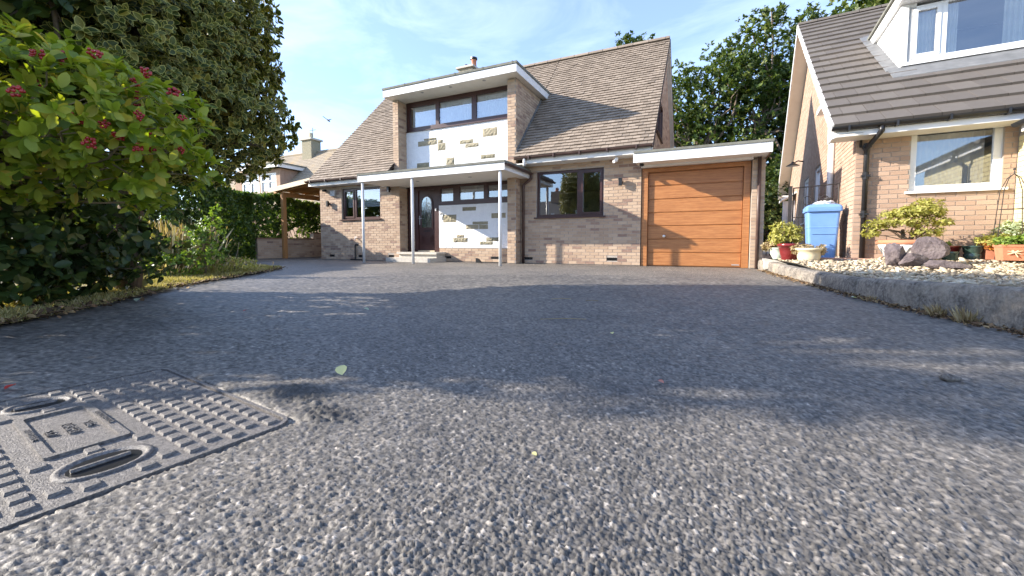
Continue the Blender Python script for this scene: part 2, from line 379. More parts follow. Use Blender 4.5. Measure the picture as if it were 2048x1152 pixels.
# ------------------------------------------------------------------ mesh helpers
class MB:
    def __init__(s):
        s.v, s.f, s.r = [], [], []
    def add(s, vs, fs, r=0.0):
        o = len(s.v)
        s.v += [tuple(map(float, p)) for p in vs]
        for f in fs:
            s.f.append(tuple(i + o for i in f))
            s.r.append(r)
        return s
    BOXF = [(0, 3, 2, 1), (4, 5, 6, 7), (0, 1, 5, 4), (1, 2, 6, 5), (2, 3, 7, 6), (3, 0, 4, 7)]
    def box(s, x0, x1, y0, y1, z0, z1, r=0.0):
        return s.add([(x0, y0, z0), (x1, y0, z0), (x1, y1, z0), (x0, y1, z0), (x0, y0, z1), (x1, y0, z1), (x1, y1, z1), (x0, y1, z1)], s.BOXF, r)
    def pbox(s, F, a0, a1, t0, t1, d0, d1, r=0.0):
        """box in wall coordinates: along, height, outward."""
        P = [F(a0, t0, d1), F(a1, t0, d1), F(a1, t0, d0), F(a0, t0, d0), F(a0, t1, d1), F(a1, t1, d1), F(a1, t1, d0), F(a0, t1, d0)]
        return s.add(P, s.BOXF, r)
    def hexa(s, P, r=0.0):
        return s.add(P, s.BOXF, r)
    def prism(s, poly, fn, d0, d1, r=0.0):
        n = len(poly)
        vs = [fn(a, b, d0) for a, b in poly] + [fn(a, b, d1) for a, b in poly]
        fs = [tuple(range(n))[::-1], tuple(range(n, 2 * n))]
        for i in range(n):
            j = (i + 1) % n
            fs.append((i, j, n + j, n + i))
        return s.add(vs, fs, r)
    def tube(s, pts, rad, seg=8, caps=True, r=0.0):
        pts = [Vector(p) for p in pts]
        n = len(pts)
        rads = rad if isinstance(rad, (list, tuple)) else [rad] * n
        vs, fs = [], []
        prev = None
        for i, p in enumerate(pts):
            t = (pts[min(i + 1, n - 1)] - pts[max(i - 1, 0)])
            t = t.normalized() if t.length > 1e-9 else Vector((0, 0, 1))
            if prev is None:
                u = t.cross(Vector((0, 0, 1)))
                if u.length < 0.05:
                    u = t.cross(Vector((1, 0, 0)))
            else:
                u = prev - t * prev.dot(t)
            u.normalize()
            prev = u
            w = t.cross(u)
            for k in range(seg):
                a = 2 * math.pi * k / seg
                vs.append(p + (u * math.cos(a) + w * math.sin(a)) * rads[i])
        for i in range(n - 1):
            for k in range(seg):
                k2 = (k + 1) % seg
                fs.append((i * seg + k, i * seg + k2, (i + 1) * seg + k2, (i + 1) * seg + k))
        if caps:
            fs.append(tuple(range(seg))[::-1])
            fs.append(tuple((n - 1) * seg + k for k in range(seg)))
        return s.add(vs, fs, r)
    def lathe(s, prof, c, seg=24, r=0.0, fl=None):
        vs, fs = [], []
        n = len(prof)
        for (rr, z) in prof:
            for k in range(seg):
                a = 2 * math.pi * k / seg
                q = rr * (1 + (fl(a, z) if fl else 0))
                vs.append((c[0] + q * math.cos(a), c[1] + q * math.sin(a), c[2] + z))
        for i in range(n - 1):
            for k in range(seg):
                k2 = (k + 1) % seg
                fs.append((i * seg + k, i * seg + k2, (i + 1) * seg + k2, (i + 1) * seg + k))
        fs.append(tuple(range(seg))[::-1])
        fs.append(tuple((n - 1) * seg + k for k in range(seg)))
        return s.add(vs, fs, r)
    def ball(s, c, rad, seg=8, rings=5, r=0.0, sc=(1, 1, 1)):
        vs, fs = [], []
        for i in range(rings + 1):
            th = math.pi * i / rings
            for k in range(seg):
                a = 2 * math.pi * k / seg
                vs.append((c[0] + sc[0] * rad * math.sin(th) * math.cos(a), c[1] + sc[1] * rad * math.sin(th) * math.sin(a), c[2] + sc[2] * rad * math.cos(th)))
        for i in range(rings):
            for k in range(seg):
                k2 = (k + 1) % seg
                fs.append((i * seg + k, (i + 1) * seg + k, (i + 1) * seg + k2, i * seg + k2))
        return s.add(vs, fs, r)
    def mesh(s, name, base=(0, 0, 0), mat=None, smooth=False):
        me = bpy.data.meshes.new(name)
        b = base
        me.from_pydata([(x - b[0], y - b[1], z - b[2]) for x, y, z in s.v], [], s.f)
        if any(s.r):
            at = me.attributes.new('rnd', 'FLOAT', 'FACE')
            at.data.foreach_set('value', s.r)
        if smooth:
            me.polygons.foreach_set('use_smooth', [True] * len(me.polygons))
        if mat:
            me.materials.append(M[mat])
        return me

def np_mesh(name, V, F, mat, rnd=None, edge=None, smooth=False):
    V = np.ascontiguousarray(V, dtype=np.float32)
    F = np.ascontiguousarray(F, dtype=np.int32)
    me = bpy.data.meshes.new(name)
    me.vertices.add(len(V))
    me.vertices.foreach_set('co', V.ravel())
    k = F.shape[1]
    me.loops.add(F.size)
    me.loops.foreach_set('vertex_index', F.ravel())
    me.polygons.add(len(F))
    me.polygons.foreach_set('loop_start', np.arange(0, F.size, k, dtype=np.int32))
    me.update(calc_edges=True)
    if rnd is not None:
        at = me.attributes.new('rnd', 'FLOAT', 'POINT')
        at.data.foreach_set('value', np.ascontiguousarray(rnd, dtype=np.float32))
    if edge is not None:
        at = me.attributes.new('edge', 'FLOAT', 'POINT')
        at.data.foreach_set('value', np.ascontiguousarray(edge, dtype=np.float32))
    if smooth:
        me.polygons.foreach_set('use_smooth', np.ones(len(F), dtype=bool))
    me.materials.append(M[mat])
    return me

def link(name, me, parent=None):
    o = bpy.data.objects.new(name, me)
    COL.objects.link(o)
    if parent is not None:
        o.parent = parent
    return o

def tag(o, label=None, cat=None, group=None, kind=None):
    if label: o['label'] = label
    if cat: o['category'] = cat
    if group: o['group'] = group
    if kind: o['kind'] = kind
    return o

N_ROT = R(-4.2)
RN = Matrix.Rotation(N_ROT, 3, 'Z')
class Thing:
    """an Empty at the thing's base; its geometry is given in a plan frame (optionally the neighbour's, turned a little)."""
    def __init__(s, name, label, cat, base, turned=False, group=None, kind=None):
        s.base = base
        s.o = link(name, None)
        p = Vector(base)
        s.o.location = RN @ p if turned else p
        if turned:
            s.o.rotation_euler.z = N_ROT
        tag(s.o, label, cat, group, kind)
    def part(s, name, mb, mat, parent=None, smooth=False, label=None):
        o = link(name, mb.mesh(name, s.base, mat, smooth), parent or s.o)
        if label: o['label'] = label
        return o
    def npart(s, name, V, F, mat, parent=None, rnd=None, edge=None, kind=None, smooth=False):
        V = np.asarray(V, dtype=np.float32) - np.asarray(s.base, dtype=np.float32)
        o = link(name, np_mesh(name, V, F, mat, rnd, edge, smooth), parent or s.o)
        if kind: o['kind'] = kind
        return o

def single(name, mb, mat, label, cat, base, group=None, kind=None, smooth=False, turned=False):
    o = link(name, mb.mesh(name, base, mat, smooth))
    p = Vector(base)
    o.location = RN @ p if turned else p
    if turned: o.rotation_euler.z = N_ROT
    return tag(o, label, cat, group, kind)

# wall frames: F(along, height, outward)
def front(Y):  return lambda a, t, d: (a, Y - d, t)
def rightf(X): return lambda a, t, d: (X + d, a, t)
def leftf(X):  return lambda a, t, d: (X - d, a, t)

def grid_wall(mb, F, s0, s1, t0, t1, openings, thick=0.25):
    S = sorted({s0, s1, *[min(max(o[0], s0), s1) for o in openings], *[min(max(o[1], s0), s1) for o in openings]})
    T = sorted({t0, t1, *[min(max(o[2], t0), t1) for o in openings], *[min(max(o[3], t0), t1) for o in openings]})
    for i in range(len(S) - 1):
        run = None
        for j in range(len(T) - 1):
            cs, ct = (S[i] + S[i + 1]) / 2, (T[j] + T[j + 1]) / 2
            hole = any(o[0] < cs < o[1] and o[2] < ct < o[3] for o in openings)
            if not hole:
                if run is None: run = T[j]
            if (hole or j == len(T) - 2) and run is not None:
                mb.pbox(F, S[i], S[i + 1], run, T[j] if hole else T[j + 1], -thick, 0.0)
                run = None

BL, BH, JT = 0.2025, 0.061, 0.0105
def lay_bricks(s0, s1, t0, t1, openings=(), inside=None, bl=BL, bh=BH, jt=JT):
    out = []
    k = 0
    t = t0
    while t + bh <= t1 + 0.02:
        off = (k % 2) * (bl + jt) / 2
        s = s0 - off
        while s < s1 - 0.01:
            a, b = max(s, s0), min(s + bl, s1)
            s += bl + jt
            segs = [(a, b)]
            for o in openings:
                if o[2] < t + bh - 0.01 and o[3] > t + 0.01:
                    ns = []
                    for p, q in segs:
                        if q <= o[0] or p >= o[1]:
                            ns.append((p, q)); continue
                        if p < o[0]: ns.append((p, o[0] - 0.004))
                        if q > o[1]: ns.append((o[1] + 0.004, q))
                    segs = ns
            for p, q in segs:
                if q - p < 0.025: continue
                if inside and not (inside((p + q) / 2, t + bh) and inside((p + q) / 2, t)): continue
                out.append((p, q, t, min(t + bh, t1)))
        t += bh + jt
        k += 1
    return out

def local_matrix(thing, F, a, t):
    """matrix of a piece lying in a wall frame, in its thing's local space: x along, y outward, z up."""
    o = Vector(F(a, t, 0)); x = Vector(F(a + 1, t, 0)) - o; y = Vector(F(a, t, 1)) - o; z = Vector(F(a, t + 1, 0)) - o
    m = Matrix((x, y, z)).transposed().to_4x4()
    m.translation = o - Vector(thing.base)
    return m

class Masonry:
    """collects the bricks of a thing: the nearest 300 whole ones become objects, the rest one mesh."""
    def __init__(s, thing, mat, turned=False, limit=300):
        s.t, s.mat, s.items, s.limit, s.turned = thing, mat, [], limit, turned
    def wall(s, parent, F, bricks, vis=True):
        for b in bricks:
            s.items.append((parent, F, b, vis))
    def build(s):
        def dist(it):
            p = Vector(it[1]((it[2][0] + it[2][1]) / 2, it[2][2], 0))
            return p.length + (0 if it[3] else 1000)
        full = [it for it in s.items if abs(it[2][1] - it[2][0] - BL) < 0.002 and it[2][3] - it[2][2] > BH - 0.002 and it[3]]
        full.sort(key=dist)
        pick = full[:s.limit]
        ids = {id(x) for x in pick}
        me = MB().pbox(lambda a, t, d: (a, d, t), -BL / 2, BL / 2, 0, BH, -0.006, 0.007).mesh('brick', (0, 0, 0), s.mat)
        for it in pick:
            par, F, b, _ = it
            o = link('brick', me, par)
            o.matrix_local = local_matrix(s.t, F, (b[0] + b[1]) / 2, b[2]) @ Euler((random.gauss(0, .006), 0, random.gauss(0, .006))).to_matrix().to_4x4()
        mb = MB()
        for it in s.items:
            if id(it) in ids: continue
            _, F, b, _ = it
            d = random.uniform(0.0045, 0.0085)
            mb.pbox(F, b[0], b[1], b[2], b[3], -0.006, d, random.random())
        if mb.v:
            o = s.t.part('brickwork', mb, s.mat)
            o['kind'] = 'stuff'

def window(thing, F, s0, s1, t0, t1, lights, mat='brown', d=-0.06, fw=0.05, glass='glass', sill=True, curtain=None, cd=0.12, depth=0.06, sillmat=None, fwt=None):
    """lights: list of (s0,s1,t0,t1,sash) glazed areas inside the frame."""
    mb = MB()
    grid_wall(mb, lambda a, t, q: F(a, t, q + d), s0, s1, t0, t1, [l[:4] for l in lights], depth)
    w = thing.part('window', mb, mat)
    for (a0, a1, b0, b1, sash) in lights:
        if sash:
            m2 = MB()
            e = 0.032
            grid_wall(m2, lambda a, t, q: F(a, t, q + d + 0.014), a0 - 0.018, a1 + 0.018, b0 - 0.018, b1 + 0.018, [(a0 + e, a1 - e, b0 + e, b1 - e)], 0.045)
            thing.part('sash', m2, mat, w)
            a0, a1, b0, b1 = a0 + e - .003, a1 - e + .003, b0 + e - .003, b1 - e + .003
        m3 = MB().pbox(F, a0 - .004, a1 + .004, b0 - .004, b1 + .004, d - 0.034, d - 0.028)
        m3.f = [m3.f[2]]; m3.r = [0]
        thing.part('pane', m3, glass, w)
    if sill:
        m4 = MB().pbox(F, s0 - 0.05, s1 + 0.05, t0 - 0.035, t0 - 0.001, d - .02, 0.055)
        thing.part('sill', m4, sillmat or mat, w)
    return w

def folds(thing, F, s0, s1, t0, t1, d, mat, parent, amp=0.025, wl=0.09, name='curtain', kind=None):
    n = max(6, int((s1 - s0) / wl * 8))
    vs, fs = [], []
    for i in range(n + 1):
        a = s0 + (s1 - s0) * i / n
        q = d + amp * math.sin(a / wl * 2 * math.pi + 1.3 * math.sin(a * 9))
        vs += [F(a, t0, q), F(a, t1, q)]
    for i in range(n):
        fs.append((2 * i, 2 * i + 2, 2 * i + 3, 2 * i + 1))
    return thing.part(name, MB().add(vs, fs), mat, parent, smooth=True)

# ------------------------------------------------------------------ leaves
def leaf_template(kind):
    if kind == 'oval':      # 6 outline points + centre fold
        V = [(0, 0, 0), (.22, .25, .05), (.30, .55, .07), (.19, .85, .03), (0, 1, -.04), (-.19, .85, .03), (-.30, .55, .07), (-.22, .25, .05), (0, .5, 0)]
    elif kind == 'holly':
        V = [(0, 0, 0), (.20, .18, .05), (.27, .45, .10), (.20, .78, .06), (0, 1, -.06), (-.20, .78, .06), (-.27, .45, .10), (-.20, .18, .05), (0, .5, 0)]
    F = [(8, i, (i + 1) % 8) for i in range(8)]
    E = [1] * 8 + [0]
    return np.array(V, float), np.array(F), np.array(E, float)

QUADV = np.array([(0, 0, 0), (.30, .5, .06), (0, 1, -.03), (-.30, .5, .06)], float)
QUADF = np.array([(0, 1, 2), (0, 2, 3)])

def norm(a):
    return a / np.maximum(np.linalg.norm(a, axis=1, keepdims=True), 1e-9)

def frames(axis, nrm):
    y = norm(axis)
    z = norm(nrm - y * np.sum(nrm * y, 1, keepdims=True))
    x = np.cross(y, z)
    return x, y, z

def scatter(T, F, pos, axis, nrm, size, E=None, width=1.0):
    x, y, z = frames(axis, nrm)
    n, k = len(pos), len(T)
    V = pos[:, None, :] + size[:, None, None] * (T[None, :, 0, None] * x[:, None, :] * width + T[None, :, 1, None] * y[:, None, :] + T[None, :, 2, None] * z[:, None, :])
    FF = (F[None] + (np.arange(n) * k)[:, None, None]).reshape(-1, F.shape[1])
    r = np.repeat(rng.random(n), k)
    e = np.tile(E, n) if E is not None else None
    return V.reshape(-1, 3), FF, r, e

def runit(n):
    return norm(rng.normal(size=(n, 3)))

def lobe_points(lobes, n, shell=0.45):
    """points in a union of ellipsoids, denser near the skin; returns positions and outward directions."""
    w = np.array([l[3] * l[4] * l[5] for l in lobes], float) ** (2 / 3)
    idx = rng.choice(len(lobes), n, p=w / w.sum())
    L = np.array(lobes, float)[idx]
    u = runit(n)
    rad = 1 - shell * rng.random(n) ** 1.6
    p = L[:, :3] + u * L[:, 3:6] * rad[:, None]
    return p, norm(u / L[:, 3:6])

def lumpy(p, c, amp, freq, seed):
    r = np.random.default_rng(seed)
    q = p - c
    d = np.zeros(len(p))
    for k in range(5):
        f = r.normal(size=3) * freq
        d += np.sin(q @ f + r.random() * 6.28)
    return p + norm(q) * (amp * d / 2.2)[:, None]

def rosettes(tips, axes, k, size, spread=(50, 85), jitter=0.25):
    n = len(tips)
    kk = rng.integers(k[0], k[1] + 1, n)
    idx = np.repeat(np.arange(n), kk)
    a = norm(axes)
    ref = np.where(np.abs(a[:, 2:3]) > .9, np.array([[1., 0, 0]]), np.array([[0, 0, 1.]]))
    e1 = norm(np.cross(a, ref)); e2 = np.cross(a, e1)
    ph0 = rng.random(n) * 6.28
    cnt = np.concatenate([np.arange(c) for c in kk])
    ph = ph0[idx] + cnt * 2.4 + rng.normal(size=len(idx)) * .25
    th = np.radians(rng.uniform(spread[0], spread[1], len(idx)))
    side = e1[idx] * np.cos(ph)[:, None] + e2[idx] * np.sin(ph)[:, None]
    ax = a[idx] * np.cos(th)[:, None] + side * np.sin(th)[:, None] + rng.normal(size=(len(idx), 3)) * jitter * .5
    nr = a[idx] * np.sin(th)[:, None] - side * np.cos(th)[:, None] + rng.normal(size=(len(idx), 3)) * jitter
    pos = tips[idx] + a[idx] * (rng.random(len(idx)) - .7)[:, None] * size * .6
    sz = size * rng.uniform(.65, 1.15, len(idx))
    return pos, norm(ax), norm(nr), sz

CAMP = np.array([0, 0, .5])
def foliage(thing, pos, ax, nr, sz, tmpl, mat, solo=0, width=1.0, parent=None):
    """leaf crown of a thing; the `solo` nearest leaves are objects of their own."""
    pos, ax, nr, sz = map(np.asarray, (pos, ax, nr, sz))
    if tmpl == 'quad': T, F, E = QUADV, QUADF, None
    else: T, F, E = leaf_template(tmpl)
    rest = np.ones(len(pos), bool)
    if solo:
        fw = np.array([-math.sin(R(25.4)), math.cos(R(25.4))])
        rt = np.array([math.cos(R(25.4)), math.sin(R(25.4))])
        dep = pos[:, :2] @ fw
        u = (pos[:, :2] @ rt) / np.maximum(dep, .1)
        v = (pos[:, 2] - .5) / np.maximum(dep, .1)
        face = np.abs(np.sum(nr * norm(pos - CAMP), 1))
        score = sz / np.maximum(dep, .1) * (.4 + face) * ((np.abs(u) < 1.22) & (v < .59) & (v > -.7) & (dep > .5))
        order = np.argsort(-score)[:solo]
        rest[order] = False
        me = np_mesh('leaf', T * np.array([width, 1, 1]), F, mat, None, E)
        x, y, z = frames(ax[order], nr[order])
        for i, j in enumerate(order):
            m = Matrix(np.column_stack([x[i], y[i], z[i]]).tolist()).to_4x4() @ Matrix.Scale(float(sz[j]), 4)
            m.translation = Vector(pos[j] - np.asarray(thing.base))
            o = link('leaf', me, thing.o)
            o.matrix_local = m
    V, FF, r, e = scatter(T, F, pos[rest], ax[rest], nr[rest], sz[rest], E, width)
    return thing.npart('foliage', V, FF, mat, parent, r, e, kind='stuff')

def limb(p, q, n=6, wob=0.06, seed=0):
    r = random.Random(seed)
    p, q = Vector(p), Vector(q)
    L = (q - p).length
    out = []
    for i in range(n + 1):
        t = i / n
        w = math.sin(t * math.pi) * wob * L
        out.append(p.lerp(q, t) + Vector((r.uniform(-1, 1), r.uniform(-1, 1), r.uniform(-.3, 1))) * w)
    return out

# ================================================================== GROUND
def sheet(poly, z, name, mat, kind='structure'):
    mb = MB().add([(x, y, z) for x, y in poly], [tuple(range(len(poly)))])
    o = link(name, mb.mesh(name, (0, 0, 0), mat))
    o['kind'] = kind
    return o
sheet([(-400, -400), (400, -400), (400, 500), (-400, 500)], -0.06, 'ground', 'ground')
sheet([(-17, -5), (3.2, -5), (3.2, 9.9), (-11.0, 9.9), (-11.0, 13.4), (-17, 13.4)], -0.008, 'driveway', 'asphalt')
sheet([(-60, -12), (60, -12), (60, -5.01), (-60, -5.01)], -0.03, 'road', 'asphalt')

# near driveway: real chippings as a height field, finer towards where one stands
COVER = (-.495, .44, -.345, .37)          # in the cover's own plan
COVER_C, COVER_R = (-1.526, .449), R(-7)
def worley(x, y, cell, seed):
    def h(i, j, k):
        v = np.sin(i * 127.1 + j * 311.7 + k * 74.7 + seed * 13.3) * 43758.5453
        return v - np.floor(v)
    gx, gy = np.floor(x / cell), np.floor(y / cell)
    tx = np.zeros(x.shape); ty = np.zeros(x.shape)
    best = np.full(x.shape, 9.0); rid = np.zeros(x.shape); hh = np.zeros(x.shape); second = np.full(x.shape, 9.0)
    for di in (-1, 0, 1):
        for dj in (-1, 0, 1):
            i, j = gx + di, gy + dj
            px, py = (i + .15 + .7 * h(i, j, 1)) * cell, (j + .15 + .7 * h(i, j, 2)) * cell
            d = np.hypot(x - px, y - py) / cell
            c = d < best
            second = np.where(c, best, np.minimum(second, d))
            best = np.where(c, d, best)
            rid = np.where(c, h(i, j, 3), rid)
            hh = np.where(c, h(i, j, 4), hh)
            ta, tb = h(i, j, 5) - .5, h(i, j, 6) - .5
            tx = np.where(c, ((x - px) * ta + (y - py) * tb) / cell, tx)
    return best, second, rid, hh, tx

def near_driveway():
    step = 0.0046
    r = [0.30]
    while r[-1] < 6.6: r.append(r[-1] * (1 + step))
    r = np.array(r)
    th = np.arange(R(90 + 25.4 - 88), R(90 + 25.4 + 84), step)
    RR, TT = np.meshgrid(r, th, indexing='ij')
    x, y = RR * np.cos(TT), RR * np.sin(TT)
    b1, s1, id1, h1, t1 = worley(x, y, 0.0112, 1)
    b2, s2, id2, h2, t2 = worley(x + 3.3, y + 1.7, 0.0052, 5)
    sm = lambda t: np.clip(t, 0, 1) ** 2 * (3 - 2 * np.clip(t, 0, 1))
    # broken stone: flat, tilted facets with narrow tar gaps between them
    z = 0.0062 * sm((s1 - b1) / .34) * np.clip(.15 + .75 * h1 + 1.3 * t1, 0, 1.2) + 0.0026 * sm((s2 - b2) / .40) * np.clip(.2 + .7 * h2 + 1.2 * t2, 0, 1.2)
    und = 0.003 * np.sin(x * 5.1 + 1.3 * np.sin(y * 3.7)) * np.sin(y * 4.3 + .7) + 0.0015 * np.sin(x * 13 + y * 9) * np.sin(y * 17 - x * 5)
    z = z + und - 0.003
    # ragged, built-up edge round the iron cover
    cc_, ss_ = math.cos(COVER_R), math.sin(COVER_R)
    lx = cc_ * (x - COVER_C[0]) + ss_ * (y - COVER_C[1]); ly = -ss_ * (x - COVER_C[0]) + cc_ * (y - COVER_C[1])
    dx = np.maximum(np.maximum(COVER[0] - lx, lx - COVER[1]), 0)
    dy = np.maximum(np.maximum(COVER[2] - ly, ly - COVER[3]), 0)
    d = np.hypot(dx, dy)
    e = np.hypot((x + 1.22) / .13, (y - .90) / .07)
    z += 0.008 * np.exp(-e ** 2) * (.4 + 1.2 * h1) + 0.008 * np.exp(-(np.hypot((x + 1.0) / .09, (y - .83) / .05)) ** 2) * (.2 + 1.2 * h1)
    z -= 0.008 * np.exp(-(d / .02) ** 2)
    inside = (lx > COVER[0] - .004) & (lx < COVER[1] + .004) & (ly > COVER[2] - .004) & (ly < COVER[3] + .004)
    z = np.where(inside, -0.05, z)
    z[-1, :] = -0.012; z[0, :] = -0.012; z[:, 0] = -.012; z[:, -1] = -.012
    stone = np.where(s1 - b1 > .12, .22 + .78 * id1, .2 * id2)
    tar = np.maximum(np.exp(-e ** 2), np.exp(-(np.hypot((x + 1.0) / .09, (y - .83) / .05)) ** 2))
    stone = stone * (1 - .9 * np.clip(tar * 1.5, 0, 1))
    n, m = x.shape
    idx = np.arange(n * m).reshape(n, m)
    F = np.stack([idx[:-1, :-1], idx[1:, :-1], idx[1:, 1:], idx[:-1, 1:]], -1).reshape(-1, 4)
    V = np.stack([x, y, z], -1).reshape(-1, 3)
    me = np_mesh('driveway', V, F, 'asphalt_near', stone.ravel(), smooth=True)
    o = link('driveway', me)
    o['kind'] = 'structure'
near_driveway()

# lawn on the left
LAWN = [(-3.55, -3.0), (-3.62, -0.6), (-3.72, 0.3), (-3.80, 0.88), (-4.09, 1.22), (-4.66, 1.87), (-5.29, 2.47), (-6.03, 3.35), (-6.56, 4.09), (-7.15, 4.85), (-7.66, 5.38), (-8.3, 5.45), (-9.2, 5.25), (-10.2, 4.6), (-10.6, 3.5), (-12.0, 2.6), (-14, 2), (-16, -3.0)]
def in_poly(x, y, P):
    c = np.zeros(len(x), bool)
    n = len(P)
    for i in range(n):
        x0, y0 = P[i]; x1, y1 = P[(i + 1) % n]
        k = ((y0 > y) != (y1 > y)) & (x < (x1 - x0) * (y - y0) / (y1 - y0 + 1e-12) + x0)
        c ^= k
    return c
def lawn_height(x, y):
    return 0.022 + 0.012 * np.sin(x * 3.1 + 1) * np.sin(y * 2.7) + 0.006 * np.sin(x * 9 + y * 7)
def lawn():
    # triangulated sheet: dense grid clipped to the outline, with jittered edge
    g = 0.09
    xs, ys = np.arange(-16, -3.4, g), np.arange(-3, 5.6, g)
    X, Y = np.meshgrid(xs, ys, indexing='ij')
    ok = in_poly(X.ravel(), Y.ravel(), LAWN).reshape(X.shape)
    idx = np.arange(X.size).reshape(X.shape)
    q = ok[:-1, :-1] & ok[1:, :-1] & ok[1:, 1:] & ok[:-1, 1:]
    F = np.stack([idx[:-1, :-1], idx[1:, :-1], idx[1:, 1:], idx[:-1, 1:]], -1)[q]
    V = np.stack([X, Y, lawn_height(X, Y)], -1).reshape(-1, 3)
    used = np.unique(F); mp_ = np.zeros(len(V), int); mp_[used] = np.arange(len(used))
    V = V[used]; F = mp_[F]
    V[:, :2] += rng.normal(size=(len(V), 2)) * .02
    o = link('lawn', np_mesh('lawn', V, F, 'earth', smooth=True)); o['kind'] = 'structure'
    # blades
    n = 95000
    e = [(LAWN[i], LAWN[i + 1]) for i in range(2, 12)]
    k = rng.integers(0, len(e), n)
    A = np.array([p for p, _ in e])[k]; B = np.array([q for _, q in e])[k]
    t = rng.random(n)[:, None]
    dirn = norm(B - A); inn = np.stack([-dirn[:, 1], dirn[:, 0]], 1)
    P = A + (B - A) * t + inn * (np.abs(rng.normal(size=n)) * .75 - .035)[:, None]
    keep = (P[:, 0] > -10.4) & (in_poly(P[:, 0], P[:, 1], LAWN) | (rng.random(n) < .3))
    P = P[keep]; n = len(P)
    cl = np.sin(P[:, 0] * 4.1 + 2) * np.sin(P[:, 1] * 5.3) + .6 * np.sin(P[:, 0] * 13) * np.sin(P[:, 1] * 11)
    h = np.clip(.035 + .022 * cl + rng.normal(size=n) * .012, .012, .1)
    up = norm(np.column_stack([rng.normal(size=(n, 2)) * .75, np.ones(n)]))
    T = np.array([(-.07, 0, 0), (.07, 0, 0), (.04, .6, .05), (0, 1, .18)]); F2 = np.array([(0, 1, 2), (0, 2, 3)])
    V, FF, r, _ = scatter(T, F2, np.column_stack([P, lawn_height(P[:, 0], P[:, 1]) - .006]), up, runit(n), h)
    g_ = tag(link('grass', np_mesh('grass', V, FF, 'grass', r)), 'short sun dried grass on the lawn beside the driveway', 'grass', kind='stuff')
    # dead leaves and crumbs along the lawn edge
    n = 1500
    k = rng.integers(0, 8, n); A = np.array([p for p, _ in e])[k]; B = np.array([q for _, q in e])[k]
    t = rng.random(n)[:, None]; dirn = norm(B - A); inn = np.stack([-dirn[:, 1], dirn[:, 0]], 1)
    P = A + (B - A) * t + inn * (rng.normal(size=n) * .07 + .03)[:, None]
    near = P[:, 0] > -4.8
    P2 = P[near] + rng.normal(size=(near.sum(), 2)) * .12 + np.array([-.25, -.05])
    P = np.vstack([P, P2]); n = len(P)
    up = runit(n); up[:, 2] *= .3
    nr = np.column_stack([rng.normal(size=(n, 2)) * .5, np.ones(n)])
    V, FF, r, _ = scatter(*leaf_template('oval')[:2], np.column_stack([P, np.full(n, .035)]), up, nr, rng.uniform(.025, .06, n))
    tag(link('leaf_litter', np_mesh('leaf_litter', V, FF, 'litter', r)), 'dry brown fallen leaves along the lawn edge', 'leaf litter', kind='stuff')
lawn()

# ================================================================== MAIN HOUSE
YR, YP, YD = 9.6, 9.3, 9.65       # right wall, left wall and piers, recessed door and window plane
ES = 1.054
def roof_r(y): return 2.61 + (y - 9.2) * ES
def roof_l(y): return 2.45 + (y - 8.95) * 1.0267
H = Thing('detached_house', 'brick chalet house with steep brown tiled roof and white flat roofed dormer', 'house', (-6.2, 9.6, 0))
HB = Masonry(H, 'brick')

# right front wall
F = front(YR)
winR = (-3.88, -2.20, 1.15, 2.27)
ops = [winR]
mb = MB(); grid_wall(mb, F, -4.31, -1.36, 0, 2.45, ops)
wR = H.part('front_wall', mb, 'mortar')
vents_r = [(-4.20, -3.98, .09, .16), (-2.11, -1.87, .10, .17)]
HB.wall(wR, F, lay_bricks(-4.31, -1.36, 0.012, 2.44, ops + vents_r))
# left front wall
F2 = front(YP)
winL = (-10.26, -8.70, 1.24, 2.18)
vents_l = [(-10.82, -10.62, .08, .15), (-9.60, -9.40, .08, .15), (-8.41, -8.21, .10, .17)]
mb = MB(); grid_wall(mb, F2, -11.2, -7.98, 0, 2.36, [winL], .30)
wL = H.part('front_wall', mb, 'mortar')
HB.wall(wL, F2, lay_bricks(-11.2, -7.98, 0.012, 2.35, [winL] + vents_l))
Fs = rightf(-7.98)
HB.wall(wL, Fs, lay_bricks(YP + .01, YD - .01, 0.012, 2.12), True)
# left pier of the dormer (above the eaves)
mb = MB().box(-8.17, -7.98, YP, YD + .1, 2.36, 4.54)
pL = H.part('pier', mb, 'mortar')
HB.wall(pL, F2, lay_bricks(-8.17, -7.98, 2.36, 4.52))
HB.wall(pL, Fs, lay_bricks(YP + .01, YD - .01, 2.36, 4.52))
# right pier, full height
mb = MB().box(-4.54, -4.31, YP, YD + .1, 0, 4.54)
pR = H.part('pier', mb, 'mortar')
HB.wall(pR, F2, lay_bricks(-4.54, -4.31, 0.012, 4.52))
Fp = rightf(-4.31)
HB.wall(pR, Fp, lay_bricks(YP + .01, YR - .01, 0.012, 2.42))
# dormer cheek
chk = lambda s, t: t > roof_r(s) - .02 and t < 4.54
mb = MB(); mb.add([(-4.315, YP + .3, 2.5), (-4.315, 11.25, 4.7), (-4.315, YP + .3, 4.54), (-4.315, 11.25, 4.54), (-4.5, YP + .3, 2.5), (-4.5, 11.25, 4.7), (-4.5, YP + .3, 4.54)], [(0, 1, 2), (4, 6, 5)])
ck = H.part('dormer_cheek', mb, 'mortar')
HB.wall(ck, Fp, lay_bricks(YP, 11.2, 2.434, 4.53, inside=lambda s, t: t > roof_r(s) + (-.06 if s > YR else -9)))
mb = MB()
for i in range(14):   # stepped lead flashing along the cheek
    y0 = YR - .3 + i * .125
    z0 = roof_r(y0)
    mb.hexa([(-4.30, y0, z0 - .02), (-4.285, y0, z0 - .02), (-4.285, y0 + .13, z0 + .117), (-4.30, y0 + .13, z0 + .117), (-4.30, y0, z0 + .09), (-4.285, y0, z0 + .09), (-4.285, y0 + .13, z0 + .235), (-4.30, y0 + .13, z0 + .235)])
H.part('flashing', mb, 'lead')

